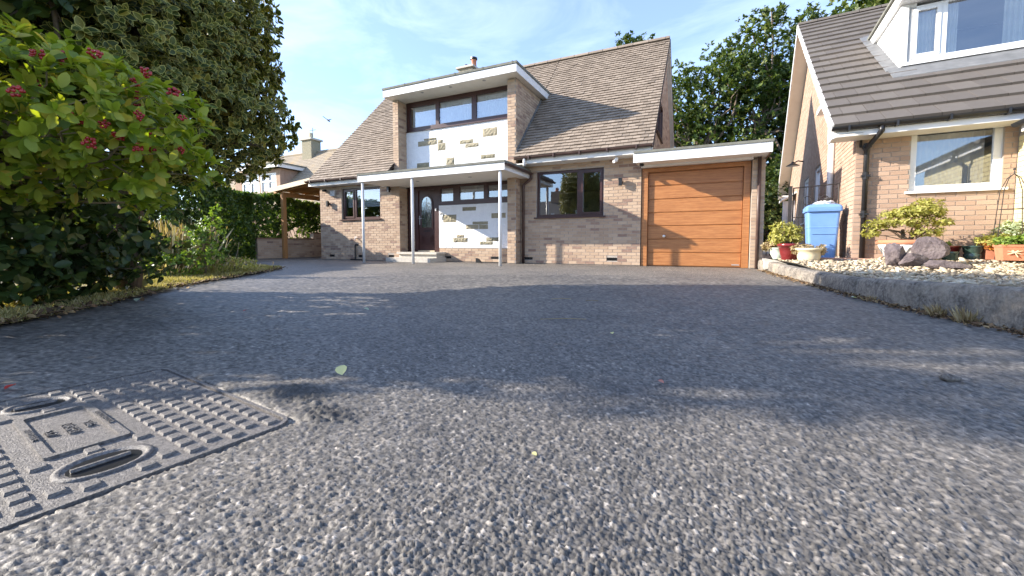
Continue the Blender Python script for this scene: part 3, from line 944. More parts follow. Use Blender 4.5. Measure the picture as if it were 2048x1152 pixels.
# recess: base brick, roughcast panels, inset stones
FD = front(YD)
mb = MB(); mb.pbox(FD, -6.86, -4.54, 0, .375, -.25, 0)
wb = H.part('plinth_wall', mb, 'mortar')
vents_c = [(-6.70, -6.47, .08, .14), (-5.20, -4.97, .085, .145)]
HB.wall(wb, FD, lay_bricks(-6.86, -4.54, .012, .36, vents_c))
def panel(s0, s1, t0, t1, stones):
    mb = MB(); mb.pbox(FD, s0, s1, t0, t1, -.2, .012)
    p = H.part('render_panel', mb, 'render')
    for (a, b, c, d) in stones:
        n, m = max(3, int((b - a) / .05)), max(3, int((d - c) / .045))
        vs, fs = [], []
        for j in range(m + 1):
            for i in range(n + 1):
                edge = i in (0, n) or j in (0, m)
                q = 0.0125 if edge else .027 + random.uniform(-.008, .011)
                s = a + (b - a) * i / n + random.uniform(-.003, .003)
                t = c + (d - c) * j / m + random.uniform(-.002, .002)
                vs.append(FD(s, t, q))
        for j in range(m):
            for i in range(n):
                k = j * (n + 1) + i
                fs.append((k, k + 1, k + n + 2, k + n + 1))
        H.part('stone', MB().add(vs, fs), 'stone', p)
panel(-6.86, -4.54, .38, 1.565, [(-6.08, -5.65, 1.39, 1.49), (-6.72, -6.28, 1.09, 1.3), (-5.18, -4.76, 1.17, 1.3), (-5.76, -5.285, 1.015, 1.09), (-5.56, -5.285, 0.885, 1.01), (-5.97, -5.57, 0.89, 1.01), (-5.34, -4.93, 0.56, 0.66), (-5.54, -5.14, 0.465, 0.555), (-6.39, -5.92, 0.53, 0.66), (-6.28, -6.03, 0.665, 0.74)])
panel(-7.98, -4.54, 2.20, 3.70, [(-7.56, -6.90, 3.27, 3.41), (-7.35, -6.92, 3.415, 3.47), (-6.88, -6.61, 3.09, 3.29), (-6.88, -6.7, 3.295, 3.39), (-6.16, -5.73, 3.195, 3.3), (-5.98, -5.56, 3.08, 3.19), (-5.44, -5.0, 3.31, 3.53), (-5.5, -5.07, 2.74, 2.85), (-6.6, -6.33, 2.67, 2.87), (-7.61, -7.18, 2.65, 2.8)])

# windows
wu = window(H, FD, -7.97, -4.545, 3.72, 4.545, [(-7.84, -6.95, 3.83, 4.40, False), (-6.84, -5.78, 3.83, 4.42, False), (-5.64, -4.60, 3.83, 4.44, False)], d=0.0, glass='glass', sill=False)
H.part('sill', MB().pbox(FD, -7.97, -4.545, 3.70, 3.718, -.05, .05), 'brown', wu)
for a, b in ((-7.78, -6.97), (-6.82, -5.80), (-5.62, -4.62)):
    folds(H, FD, a, b, 3.84, 4.41, -.075, 'net', wu, .012, .05, 'net_curtain')
wd = window(H, FD, -6.86, -4.545, 1.57, 2.125, [(-6.81, -6.39, 1.68, 2.03, False), (-6.18, -5.42, 1.70, 2.06, False), (-5.32, -4.60, 1.69, 2.07, True)], d=0.0, sill=False)
for a, b in ((-6.80, -6.40), (-6.17, -5.43)):
    folds(H, FD, a, b, 1.69, 1.98, -.075, 'net', wd, .012, .05, 'net_curtain')
wr = window(H, F, *winR, [(-3.82, -2.85, 1.215, 2.21, False), (-2.74, -2.265, 1.215, 2.21, True)], d=-.055)
H.part('window_card', MB().pbox(F, -2.98, -2.86, 1.17, 1.33, -.35, -.345), 'white', wr)
H.part('ornament', MB().pbox(F, -3.60, -3.52, 1.17, 1.26, -.33, -.28), 'white', wr)
wl = window(H, F2, *winL, [(-10.20, -9.80, 1.30, 2.12, True), (-9.71, -8.76, 1.30, 2.12, False)], d=-.055)
mb = MB()
for i in range(9): mb.pbox(F2, -10.2, -8.76, 1.62 + i * .055, 1.665 + i * .055, -.24, -.20)
H.part('blind', mb, 'blind', wl)

# front door with sidelight
mb = MB(); grid_wall(mb, FD, -7.98, -6.86, .26, 2.125, [(-7.60, -7.02, .30, 2.02), (-7.92, -7.72, .33, 2.06)], .10)
dr = H.part('door_frame', mb, 'brown')
H.part('pane', MB().pbox(FD, -7.93, -7.71, .32, 2.07, -.06, -.05), 'glass', dr)
door = H.part('front_door', MB().pbox(FD, -7.60, -7.02, .30, 2.02, -.07, -.035), 'brown')
def arch(s0, s1, t0, t1, grow=0.0, n=12):
    s0, s1, t0, t1 = s0 - grow, s1 + grow, t0 - grow, t1 + grow
    r = (s1 - s0) / 2; c = (s0 + s1) / 2
    return [(s0, t0), (s1, t0)] + [(c + r * math.cos(math.pi * i / n), t1 - r + r * math.sin(math.pi * i / n)) for i in range(n + 1)]
def ring(outer, inner, fn, d0, d1):
    n = len(outer); mb = MB()
    vs = [fn(a, b, d0) for a, b in outer] + [fn(a, b, d1) for a, b in outer] + [fn(a, b, d1) for a, b in inner] + [fn(a, b, d0) for a, b in inner]
    fs = []
    for i in range(n):
        j = (i + 1) % n
        for k in range(3):
            fs.append((k * n + i, k * n + j, (k + 1) * n + j, (k + 1) * n + i))
    return mb.add(vs, fs)
ai, ao = arch(-7.50, -7.14, .96, 1.84), arch(-7.50, -7.14, .96, 1.84, .045)
H.part('glazing_bead', ring(ao, ai, FD, -.035, -.012), 'brown', door)
H.part('pane', MB().prism(ai, FD, -.034, -.030), 'obscure', door)
mb = MB()
def came(pts, r=.004): mb.tube([FD(a, b, -.027) for a, b in pts], r, 5)
cx, cz = -7.32, 1.35
came([(cx, .97), (cx, 1.83)])
for sgn in (-1, 1):
    came([(cx + sgn * .14 * math.sin(t * 1.57 * 2), 1.0 + t * .62) for t in np.linspace(0, 1, 14)])
    came([(cx + sgn * (.04 + .09 * math.sin(t * 3.14)), 1.05 + t * .40) for t in np.linspace(0, 1, 10)])
    came([(cx, 1.68), (cx + sgn * .17, 1.62)])
    came([(cx, 1.50), (cx + sgn * .16, 1.44)])
came([(cx + .06 * math.cos(t), 1.32 + .075 * math.sin(t)) for t in np.linspace(0, 6.283, 15)])
came([(cx + .03 * math.cos(t), 1.32 + .035 * math.sin(t)) for t in np.linspace(0, 6.283, 12)], .006)
H.part('leaded_pattern', mb, 'iron', door)
mb = MB()
for g_, d_ in ((0, .0), (.035, .004), (.075, .010)):
    a, b = -7.52 + g_, -7.10 - g_
    c_, e_ = .45 + g_, .76 - g_
    mb.add(ring([(a, c_), (b, c_), (b, e_), (a, e_)], [(a + .02, c_ + .02), (b - .02, c_ + .02), (b - .02, e_ - .02), (a + .02, e_ - .02)], FD, -.035, -.022 + d_).v, ring([(a, c_), (b, c_), (b, e_), (a, e_)], [(a + .02, c_ + .02), (b - .02, c_ + .02), (b - .02, e_ - .02), (a + .02, e_ - .02)], FD, -.035, -.022 + d_).f)
H.part('raised_panel', mb, 'brown', door)
mb = MB().pbox(FD, -7.43, -7.21, .84, .875, -.036, -.022)
H.part('letter_box', mb, 'black', door)
mb = MB().pbox(FD, -7.575, -7.545, 1.05, 1.30, -.036, -.022).tube([FD(-7.56, 1.22, -.02), FD(-7.56, 1.22, .02), FD(-7.47, 1.22, .022)], .009, 6)
H.part('door_handle', mb, 'chrome', door)
H.part('threshold', MB().pbox(FD, -7.60, -7.02, .265, .298, -.09, .02), 'paletimber', dr)
# sidelight frame, bell, number, vents
H.part('doorbell', MB().pbox(FD, -6.99, -6.955, 1.42, 1.50, .0, .02), 'white')
pts = [(-6.865 + .0 + .055 * math.cos(a), 1.30 + .05 * math.sin(a)) for a in np.linspace(2.9, -.6, 10)] + [(-6.835, 1.235), (-6.865, 1.185)]
mb = MB().tube([FD(a + .10, b, .022) for a, b in pts], .012, 6).tube([FD(-6.775, 1.185, .022), FD(-6.69, 1.19, .022)], .012, 6)
H.part('house_number', mb, 'grey', label='grey curved figure 2')
for fr_, vs_ in ((F, vents_r), (F2, vents_l), (FD, vents_c)):
    for (a, b, c_, d_) in vs_:
        mb = MB().pbox(fr_, a, b, c_, d_, -.03, .0)
        for k in range(1, 4): mb.pbox(fr_, a, b, c_ + (d_ - c_) * k / 4 - .005, c_ + (d_ - c_) * k / 4 + .005, 0, .008)
        H.part('air_brick', mb, 'black')

# steps
mb = MB().box(-8.14, -6.62, 8.88, YD - .02, -.02, .105); H.part('step', mb, 'concrete')
mb = MB().box(-7.96, -6.66, 9.22, YD - .02, .106, .255)
st = H.part('step', mb, 'concrete')
H.part('step_slab', MB().box(-8.0, -6.62, 9.16, YD - .02, .2, .258), 'concrete', st)

# porch canopy
cx0, cx1, cy0 = -8.34, -4.06, 8.12
mb = MB().box(cx0, cx1, cy0 + .03, YD - .02, 2.13, 2.26); pc = H.part('porch_canopy', mb, 'soffit')
H.part('fascia', MB().box(cx0 - .02, cx1 + .02, cy0, cy0 + .028, 2.115, 2.275), 'white', pc)
H.part('fascia', MB().box(cx0 - .02, cx0 - .001, cy0 + .03, YP - .02, 2.115, 2.275), 'white', pc)
H.part('fascia', MB().box(cx1 + .001, cx1 + .02, cy0 + .03, YR - .02, 2.115, 2.24), 'white', pc)
H.part('felt_roof', MB().hexa([(cx0 - .03, cy0 - .02, 2.277), (cx1 + .03, cy0 - .02, 2.277), (cx1 + .03, YD, 2.262), (cx0 - .03, YD, 2.262), (cx0 - .03, cy0 - .02, 2.325), (cx1 + .03, cy0 - .02, 2.325), (cx1 + .03, YD, 2.34), (cx0 - .03, YD, 2.34)]), 'felt', pc)
def half_gutter(a, b, r=.05, up=(0, 0, 1)):
    a, b = Vector(a), Vector(b)
    t = (b - a).normalized(); s = t.cross(Vector(up)).normalized()
    prof = [(math.cos(x) * r, math.sin(x) * r) for x in np.linspace(math.pi, 2 * math.pi, 9)] + [(math.cos(x) * r * .85, math.sin(x) * r * .85) for x in np.linspace(2 * math.pi, math.pi, 9)]
    mb = MB(); n = len(prof)
    vs = [p + s * q + Vector(up) * w for p in (a, b) for q, w in prof]
    fs = [(i, (i + 1) % n, n + (i + 1) % n, n + i) for i in range(n)] + [tuple(range(n)), tuple(range(n, 2 * n))]
    return mb.add(vs, fs)
H.part('gutter', half_gutter((cx1 + .07, cy0 - .02, 2.25), (cx1 + .07, YR - .05, 2.245), .045), 'gutter', pc)
for X in (-8.26, -6.62, -4.18):
    H.part('post', MB().tube([(X, 8.19, -.01), (X, 8.19, 2.13)], .036, 14), 'white', pc, smooth=True)
for X in (-6.9, -5.3):
    H.part('spotlight', MB().lathe([(.045, -.008), (.05, -.002), (.05, .003)], (X, 8.75, 2.128), 14), 'grey', pc)

# dormer flat roof
dx0, dx1, dy0, dy1 = -8.20, -4.14, 8.95, 11.35
mb = MB().box(dx0 + .03, dx1 - .03, dy0 + .03, dy1, 4.545, 4.72); dm = H.part('dormer_roof', mb, 'soffit')
H.part('fascia', MB().box(dx0, dx1, dy0, dy0 + .028, 4.535, 4.715), 'white', dm)
H.part('fascia', MB().box(dx1 - .028, dx1, dy0 + .03, dy1, 4.535, 4.715), 'white', dm)
H.part('fascia', MB().box(dx0, dx0 + .028, dy0 + .03, dy1 - .4, 4.535, 4.715), 'white', dm)
H.part('felt_roof', MB().box(dx0 - .02, dx1 + .02, dy0 - .02, dy1 + .1, 4.722, 4.775), 'felt', dm)
for i in range(5):
    x_ = dx0 + .75 + i * .8
    H.part('felt_lap', MB().box(x_, x_ + .03, dy0 - .026, dy1, 4.735, 4.785), 'felt', dm)
for X in (-7.0, -6.1, -5.1):
    H.part('spotlight', MB().lathe([(.04, -.008), (.045, -.002), (.045, .003)], (X, 9.13, 4.543), 14), 'grey', dm)

# main roof: boarding, tiles, ridge, verges
XL, XR = -11.32, -1.08
RY, RZ = 12.7, 6.30
mb = MB()
def slope_slab(x0, x1, y0, z0, y1, z1, th=.10, drop=.03):
    mb.hexa([(x0, y0, z0 - th), (x1, y0, z0 - th), (x1, y1, z1 - th), (x0, y1, z1 - th), (x0, y0, z0 - drop), (x1, y0, z0 - drop), (x1, y1, z1 - drop), (x0, y1, z1 - drop)])
slope_slab(-4.33, XR + .01, 9.22, 2.63, RY, RZ)
slope_slab(XL + .01, -8.15, 8.97, 2.47, RY, RZ)
slope_slab(-8.15, -4.33, 11.1, roof_r(11.1), RY, RZ)
slope_slab(XL + .01, XR + .01, 16.3, RZ - 3.6 * ES, RY, RZ)
rf = H.part('roof', mb, 'underlay')
tiles = []
TG = 0.125
for side in (0, 1, 2):
    if side == 0: x0, x1, ya, za = -4.33, XR, 9.19, 2.60
    elif side == 1: x0, x1, ya, za = XL, -8.15, 8.94, 2.44
    else: x0, x1, ya, za = -8.15, -4.33, 11.15, roof_r(11.15)
    L = math.hypot(RY - ya, RZ - za)
    uy, uz = (RY - ya) / L, (RZ - za) / L
    n = int(L / TG)
    w = 0.165
    for k in range(n + 1):
        s = x0 - (k % 2) * w / 2
        while s < x1 - .01:
            a, b = max(s, x0), min(s + w - .006, x1)
            s += w
            if b - a < .03: continue
            d0 = k * TG
            tiles.append((a, b, ya + uy * d0, za + uz * d0, uy, uz, min(TG + .04, L - d0 + .02)))
def tile_pts(a, b, ln, th=.019):
    # local: x across, y up the slope, z outward; lower edge proud
    return [(a, 0, .004), (b, 0, .004), (b, ln, -.012), (a, ln, -.012), (a, 0, .004 + th), (b, 0, .004 + th), (b, ln, -.010), (a, ln, -.010)]
tile_me = MB().hexa(tile_pts(-.0795, .0795, TG + .04)).mesh('tile', (0, 0, 0), 'tile')
tiles_full = sorted([t for t in tiles if abs(t[1] - t[0] - .159) < .002 and t[6] > TG + .035], key=lambda t: (t[0] ** 2 + t[2] ** 2 + t[3] ** 2))
pick = {id(t) for t in tiles_full[:300]}
mbt = MB()
for t in tiles:
    a, b, y, z, uy, uz, ln = t
    nrm_ = (-uz, uy)
    jz, jr = random.gauss(0, .0025), random.gauss(0, .010)
    if id(t) in pick:
        m = Matrix(((1, 0, 0), (0, uy, -uz), (0, uz, uy))).to_4x4()
        m.translation = Vector(((a + b) / 2, y - uz * jz, z + uy * jz)) - Vector(H.base)
        o = link('tile', tile_me, rf); o.matrix_local = m @ Matrix.Rotation(jr, 4, 'Z')
    else:
        P = [(x, y + uy * p - uz * (q + jz), z + uz * p + uy * (q + jz)) for x, p, q in tile_pts(a, b, ln)]
        mbt.hexa(P, random.random())
o = H.part('roof_tiling', mbt, 'tile'); o['kind'] = 'stuff'
x_ = XL
while x_ < XR - .1:
    L_ = min(.44, XR - x_)
    mb = MB(); seg = 8
    vs, fs = [], []
    for X in (x_, x_ + L_ - .012):
        for k in range(seg + 1):
            a_ = math.pi * k / seg
            vs.append((X, RY - .12 * math.cos(a_), RZ - .05 + .105 * math.sin(a_)))
    for k in range(seg): fs.append((k, k + 1, seg + 2 + k, seg + 1 + k))
    fs += [tuple(range(seg + 1)), tuple(range(seg + 1, 2 * seg + 2))]
    H.part('ridge_tile', mb.add(vs, fs), 'tile', rf, smooth=False)
    x_ += .44
def verge(X0, X1, y0, z0, y1, z1, top, th, name, mat):
    mb = MB().hexa([(X0, y0, z0 - th), (X1, y0, z0 - th), (X1, y1, z1 - th), (X0, y1, z1 - th), (X0, y0, z0 - top), (X1, y0, z0 - top), (X1, y1, z1 - top), (X0, y1, z1 - top)])
    H.part(name, mb, mat, rf)
verge(XR - .03, XR - .004, 9.22, 2.63, RY, RZ, .02, .14, 'bargeboard', 'oldwhite')
verge(XR - .03, XR - .004, 16.3, RZ - 3.6 * ES, RY, RZ, .02, .20, 'bargeboard', 'oldwhite')
verge(-1.21, XR - .031, 16.3, RZ - 3.6 * ES, RY, RZ, .16, .18, 'verge_soffit', 'oldwhite')
verge(-1.21, XR - .031, 9.22, 2.63, RY, RZ, .12, .14, 'verge_soffit', 'oldwhite')
verge(XL + .004, XL + .03, 8.97, 2.47, RY, RZ, .02, .14, 'bargeboard', 'oldwhite')
# eaves: fascia, soffit, gutters and downpipes
H.part('eaves_fascia', MB().box(-4.06, XR - .04, 9.20, 9.225, 2.42, 2.56), 'oldwhite')
H.part('eaves_soffit', MB().box(-4.30, XR - .04, 9.226, 9.60, 2.42, 2.445), 'oldwhite')
H.part('gutter', half_gutter((-4.27, 9.145, 2.575), (XR, 9.145, 2.585), .055), 'gutter')
for X in np.arange(-3.9, -1.2, .62): H.part('gutter_bracket', MB().box(X, X + .03, 9.075, 9.205, 2.51, 2.59), 'gutter')
H.part('eaves_fascia', MB().box(XL + .03, -8.36, 8.95, 8.975, 2.27, 2.41), 'oldwhite')
H.part('eaves_soffit', MB().box(XL + .03, -8.36, 8.976, 9.30, 2.27, 2.295), 'oldwhite')
H.part('gutter', half_gutter((XL - .02, 8.895, 2.425), (-8.34, 8.895, 2.415), .055), 'gutter')
for X in np.arange(-11.1, -8.5, .65): H.part('gutter_bracket', MB().box(X, X + .03, 8.83, 8.955, 2.36, 2.43), 'gutter')
H.part('downpipe', MB().tube([(-4.02, 9.15, 2.55), (-4.02, 9.15, 2.36)], .034, 10), 'white', smooth=True)
H.part('downpipe', MB().tube([(-3.99, 9.5, 2.22), (-3.99, 9.52, 2.12), (-4.20, 9.55, 1.98), (-4.22, 9.555, 1.90), (-4.22, 9.555, 0.0)], .034, 10), 'gutter', smooth=True)
H.part('downpipe_shoe', MB().tube([(-4.22, 9.555, 1.98), (-4.22, 9.555, 1.88)], .042, 10), 'gutter')
# wall lights, alarm box, camera, tap, cable pipe
def wall_light(F_, a, t):
    p = H.part('wall_light', MB().pbox(F_, a - .035, a + .035, t - .085, t + .085, .06, .13), 'black')
    H.part('bracket', MB().pbox(F_, a - .02, a + .02, t - .03, t + .03, 0, .06), 'black', p)
wall_light(F, -1.80, 1.89); wall_light(F2, -10.77, 1.74); wall_light(F2, -8.30, 2.06)
H.part('alarm_box', MB().prism([(-10.67, 1.97), (-10.49, 1.97), (-10.47, 2.14), (-10.69, 2.14)], F2, 0, .07), 'grey')
cc = H.part('security_camera', MB().tube([(-1.86, 9.32, 2.40), (-1.86, 9.32, 2.34)], .04, 12), 'white', smooth=True)
H.part('lens', MB().tube([(-1.86, 9.33, 2.345), (-1.90, 9.22, 2.30)], [.038, .034], 12), 'white', cc)
H.part('security_camera', MB().tube([(-10.92, 9.29, 2.17), (-10.92, 9.17, 2.15)], [.03, .035], 10), 'black', label='small dark camera under the left eaves')
H.part('tap', MB().tube([F2(-9.65, .66, 0), F2(-9.65, .66, .07), F2(-9.65, .62, .09)], .014, 8).tube([F2(-9.69, .69, .05), F2(-9.61, .69, .05)], .008, 6), 'chrome')
H.part('waste_pipe', MB().tube([F2(-9.60, .46, .0), F2(-9.66, .47, .05), F2(-9.68, .42, .055), F2(-9.68, .02, .055)], .022, 8).pbox(F2, -9.8, -9.3, -.01, .03, .0, .14), 'black')
# gable wall (right) with its window
Fg = rightf(-1.20)
gl = lambda s: min(RZ - abs(s - RY) * ES - .15, 9)
gw = (10.72, 11.98, 3.25, 4.12)
mb = MB().prism([(9.66, 2.2), (16.2, 2.2), (16.2, gl(16.2)), (RY, gl(RY)), (9.66, gl(9.66))], Fg, -.24, -.09)
ga = H.part('gable_wall', mb, 'mortar')
mb = MB().prism([(9.66, 2.2), (16.2, 2.2), (16.2, gl(16.2)), (RY, gl(RY)), (9.66, gl(9.66))], Fg, -.089, 0); H.part('gable_skin', mb, 'mortar', ga)
HB.wall(ga, Fg, lay_bricks(9.62, 16.2, 2.434, 6.1, [gw], inside=lambda s, t: t < gl(s)))
window(H, Fg, *gw, [(gw[0] + .06, 11.3, gw[2] + .06, gw[3] - .06, False), (11.4, gw[1] - .06, gw[2] + .06, gw[3] - .06, False)], d=.035, sill=True)
# left gable, rear wall, floors and inner walls that close the house
Fl = leftf(-11.2)
mb = MB().prism([(9.62, 0), (16.2, 0), (16.2, gl(16.2)), (RY, gl(RY)), (9.62, gl(9.62))], Fl, -.24, 0); H.part('gable_wall', mb, 'brick')
H.part('rear_wall', MB().box(-11.19, -1.22, 15.95, 16.2, 0, 2.4), 'brick')
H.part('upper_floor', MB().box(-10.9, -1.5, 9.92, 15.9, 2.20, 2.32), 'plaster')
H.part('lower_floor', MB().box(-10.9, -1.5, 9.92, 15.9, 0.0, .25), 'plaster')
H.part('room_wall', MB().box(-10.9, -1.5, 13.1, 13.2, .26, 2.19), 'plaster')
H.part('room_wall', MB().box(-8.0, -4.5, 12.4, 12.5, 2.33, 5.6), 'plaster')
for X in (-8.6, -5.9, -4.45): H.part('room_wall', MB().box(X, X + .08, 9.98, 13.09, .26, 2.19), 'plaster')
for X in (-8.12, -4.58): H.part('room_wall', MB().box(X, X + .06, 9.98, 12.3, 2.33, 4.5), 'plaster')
# chimney
mb = MB().box(-8.30, -7.72, 12.95, 13.45, 5.6, 6.79); ch = H.part('chimney', mb, 'stone')
H.part('chimney_cap', MB().box(-8.37, -7.65, 12.88, 13.52, 6.795, 6.86), 'concrete', ch)
H.part('chimney_pot', MB().lathe([(.11, 0), (.10, .02), (.085, .22), (.10, .24), (.10, .27)], (-7.80, 13.2, 6.86), 14), 'terracotta', ch, smooth=True)
H.part('chimney_pot', MB().lathe([(.05, 0), (.045, .1), (.07, .13), (.05, .17)], (-8.12, 13.2, 6.86), 10), 'black', ch, smooth=True)
H.part('chimney_cowl', MB().lathe([(.09, 0), (.13, .02), (.13, .08), (.05, .12)], (-7.80, 13.2, 7.13), 12), 'black', ch)
HB.build()

# ================================================================== GARAGE
G = Thing('garage', 'attached flat roofed garage with a golden oak panelled door and white fascia', 'garage', (-0.2, 9.6, 0))
GB = Masonry(G, 'brick')
FG = front(9.62)
mb = MB()
grid_wall(mb, FG, -1.345, .765, 0, 2.165, [(-1.22, .645, -1, 2.075)], .12)
gf = G.part('door_frame', mb, 'oak')
ph = 2.06 / 7
gd = G.part('garage_door', MB().pbox(FG, -1.22, .645, 0.0, 2.072, -.12, -.075), 'oak')
for k in range(7):
    mb = MB(); z0, z1 = .012 + k * ph, .012 + (k + 1) * ph - .011
    a, b = -1.216, .641
    P = lambda q, d, e=0: [FG(a + e, z0 + e, d), FG(b - e, z0 + e, d), FG(b - e, z1 - e, d), FG(a + e, z1 - e, d)]
    A, B = P(0, -.074), P(0, -.058, .009)
    mb.add(A + B, [(0, 1, 5, 4), (1, 2, 6, 5), (2, 3, 7, 6), (3, 0, 4, 7), (4, 5, 6, 7)])
    G.part('door_panel', mb, 'oak', gd)
G.part('door_handle', MB().lathe([(.03, 0), (.034, .01), (.02, .02), (.02, .045), (.034, .06), (.03, .075)], (0, 0, 0), 14), 'chrome', gd, smooth=True).matrix_local = Matrix.Translation(Vector(FG(-.86, .66, -.058)) - Vector(G.base)) @ Matrix.Rotation(R(90), 4, 'X') @ Matrix.Translation(Vector(G.base))
G.part('door_vent', MB().pbox(FG, .47, .61, .045, .065, -.059, -.054), 'grey', gd)
# pier and side wall
F3 = front(9.50)
mb = MB().box(.78, 1.0, 9.50, 9.80, 0, 2.16); gp = G.part('pier', mb, 'mortar')
GB.wall(gp, F3, lay_bricks(.78, 1.0, .012, 2.15, bl=.2095))
F4 = rightf(1.0)
mb = MB().box(.80, 1.0, 9.81, 14.5, 0, 2.16); gs = G.part('side_wall', mb, 'mortar')
GB.wall(gp, F4, lay_bricks(9.505, 9.80, .012, 2.15)); GB.wall(gs, F4, lay_bricks(9.81, 14.5, .012, 2.15), False)
G.part('rear_wall', MB().box(-1.1, .79, 14.3, 14.5, 0, 2.1), 'brick')
G.part('downpipe', MB().tube([(.90, 9.465, 2.2), (.90, 9.465, 0)], .033, 10), 'gutter', smooth=True)
G.part('head_board', MB().box(-1.35, .79, 9.46, 9.60, 2.168, 2.30), 'white')
ft = MB().hexa([(-1.42, 8.98, 2.20), (1.02, 8.98, 2.20), (1.02, 14.7, 2.28), (-1.22, 14.7, 2.28), (-1.42, 8.98, 2.365), (1.02, 8.98, 2.365), (1.02, 14.7, 2.44), (-1.22, 14.7, 2.44)])
gr = G.part('flat_roof', ft, 'soffit')
G.part('fascia', MB().box(-1.44, 1.05, 8.95, 8.978, 2.185, 2.372), 'white', gr)
G.part('fascia', MB().hexa([(1.021, 8.98, 2.19), (1.045, 8.98, 2.19), (1.045, 14.7, 2.27), (1.021, 14.7, 2.27), (1.021, 8.98, 2.37), (1.045, 8.98, 2.37), (1.045, 14.7, 2.445), (1.021, 14.7, 2.445)]), 'gbrown', gr)
G.part('felt_roof', MB().hexa([(-1.43, 8.93, 2.374), (1.07, 8.93, 2.374), (1.07, 14.75, 2.446), (-1.215, 14.75, 2.446), (-1.43, 8.93, 2.42), (1.07, 8.93, 2.42), (1.07, 14.75, 2.53), (-1.215, 14.75, 2.53)]), 'felt', gr)
G.part('security_light', MB().lathe([(.035, -.05), (.05, -.03), (.045, 0)], (-1.30, 9.2, 2.195), 10), 'black')
GB.build()

# ================================================================== CARPORT and low wall
C = Thing('carport', 'timber lean-to carport with orange post beside the brick house', 'carport', (-12.4, 9.4, 0))
def cz(x): return 2.20 + (x + 13.35) * .105
C.part('post', MB().box(-13.08, -12.96, 9.28, 9.40, -.01, cz(-13.05)), 'timber')
C.part('post', MB().box(-13.08, -12.96, 12.6, 12.72, -.01, cz(-13.05)), 'timber')
C.part('fascia_board', MB().hexa([(-13.4, 9.10, cz(-13.4) + .02), (-11.21, 9.10, cz(-11.2) + .02), (-11.21, 9.13, cz(-11.2) + .02), (-13.4, 9.13, cz(-13.4) + .02), (-13.4, 9.10, cz(-13.4) + .17), (-11.21, 9.10, cz(-11.2) + .17), (-11.21, 9.13, cz(-11.2) + .17), (-13.4, 9.13, cz(-13.4) + .17)]), 'paletimber')
for Y in np.arange(9.25, 12.9, .6):
    C.part('rafter', MB().hexa([(-13.38, Y, cz(-13.38)), (-11.21, Y, cz(-11.21)), (-11.21, Y + .05, cz(-11.21)), (-13.38, Y + .05, cz(-13.38)), (-13.38, Y, cz(-13.38) + .11), (-11.21, Y, cz(-11.21) + .11), (-11.21, Y + .05, cz(-11.21) + .11), (-13.38, Y + .05, cz(-13.38) + .11)]), 'timber')
C.part('beam', MB().box(-13.07, -12.97, 9.41, 12.9, cz(-13) - .16, cz(-13) - .002), 'timber')
C.part('roof_deck', MB().hexa([(-13.42, 9.14, cz(-13.42) + .112), (-11.21, 9.14, cz(-11.21) + .112), (-11.21, 13, cz(-11.21) + .112), (-13.42, 13, cz(-13.42) + .112), (-13.42, 9.14, cz(-13.42) + .15), (-11.21, 9.14, cz(-11.21) + .15), (-11.21, 13, cz(-11.21) + .15), (-13.42, 13, cz(-13.42) + .15)]), 'timber')
LW = Thing('garden_wall', 'low buff brick wall stepping up under the timber carport', 'wall', (-13.2, 10.5, 0))
LB = Masonry(LW, 'brick')
FL = rightf(-13.1)
body = LW.part('wall_body', MB().box(-13.3, -13.1, 8.45, 10.55, 0, .64), 'mortar')
LB.wall(body, FL, lay_bricks(8.45, 10.55, .012, .63))
LB.wall(body, front(8.45), lay_bricks(-13.3, -13.1, .012, .63))
body = LW.part('wall_body', MB().box(-13.3, -13.1, 10.551, 13.2, 0, .86), 'mortar')
LB.wall(body, FL, lay_bricks(10.551, 13.2, .012, .85))
LW.part('coping', MB().box(-13.33, -13.07, 8.42, 10.55, .642, .685), 'gbrown'); LW.part('coping', MB().box(-13.33, -13.07, 10.552, 13.2, .862, .90), 'gbrown')
LB.build()

# ================================================================== RAISED BED: kerb and gravel
KERB = [(0.93, 9.45, .18), (0.96, 8.9, .18), (1.03, 7.7, .165), (1.12, 6.49, .16), (1.27, 4.99, .17), (1.38, 4.18, .21), (1.485, 3.70, .23), (1.60, 3.24, .25), (1.80, 2.4, .25), (2.2, .9, .25), (2.6, -.6, .25), (3.0, -2.2, .25)]
def smooth(t): t = np.clip(t, 0, 1); return t * t * (3 - 2 * t)
def bed_z(x, y):
    base = .155 + .05 * smooth((5.2 - y) / 1.8) + .05 * smooth((y - 6) / 1.5)
    return base + .055 * smooth((y - 6.8) / 1.2) * smooth((x - 1.9) / .8)
kp = [Vector((a, b, 0)) for a, b, _ in KERB]
def kerb_at(s):
    L = 0
    for i in range(len(kp) - 1):
        d = (kp[i + 1] - kp[i]).length
        if s <= L + d or i == len(kp) - 2:
            t = (s - L) / d
            return kp[i].lerp(kp[i + 1], t), KERB[i][2] * (1 - t) + KERB[i + 1][2] * t, (kp[i + 1] - kp[i]).normalized()
        L += d
K = link('kerb', None); K['kind'] = 'structure'; K.location = (1.3, 5, 0)
tot = sum((kp[i + 1] - kp[i]).length for i in range(len(kp) - 1))
s_ = 0.0
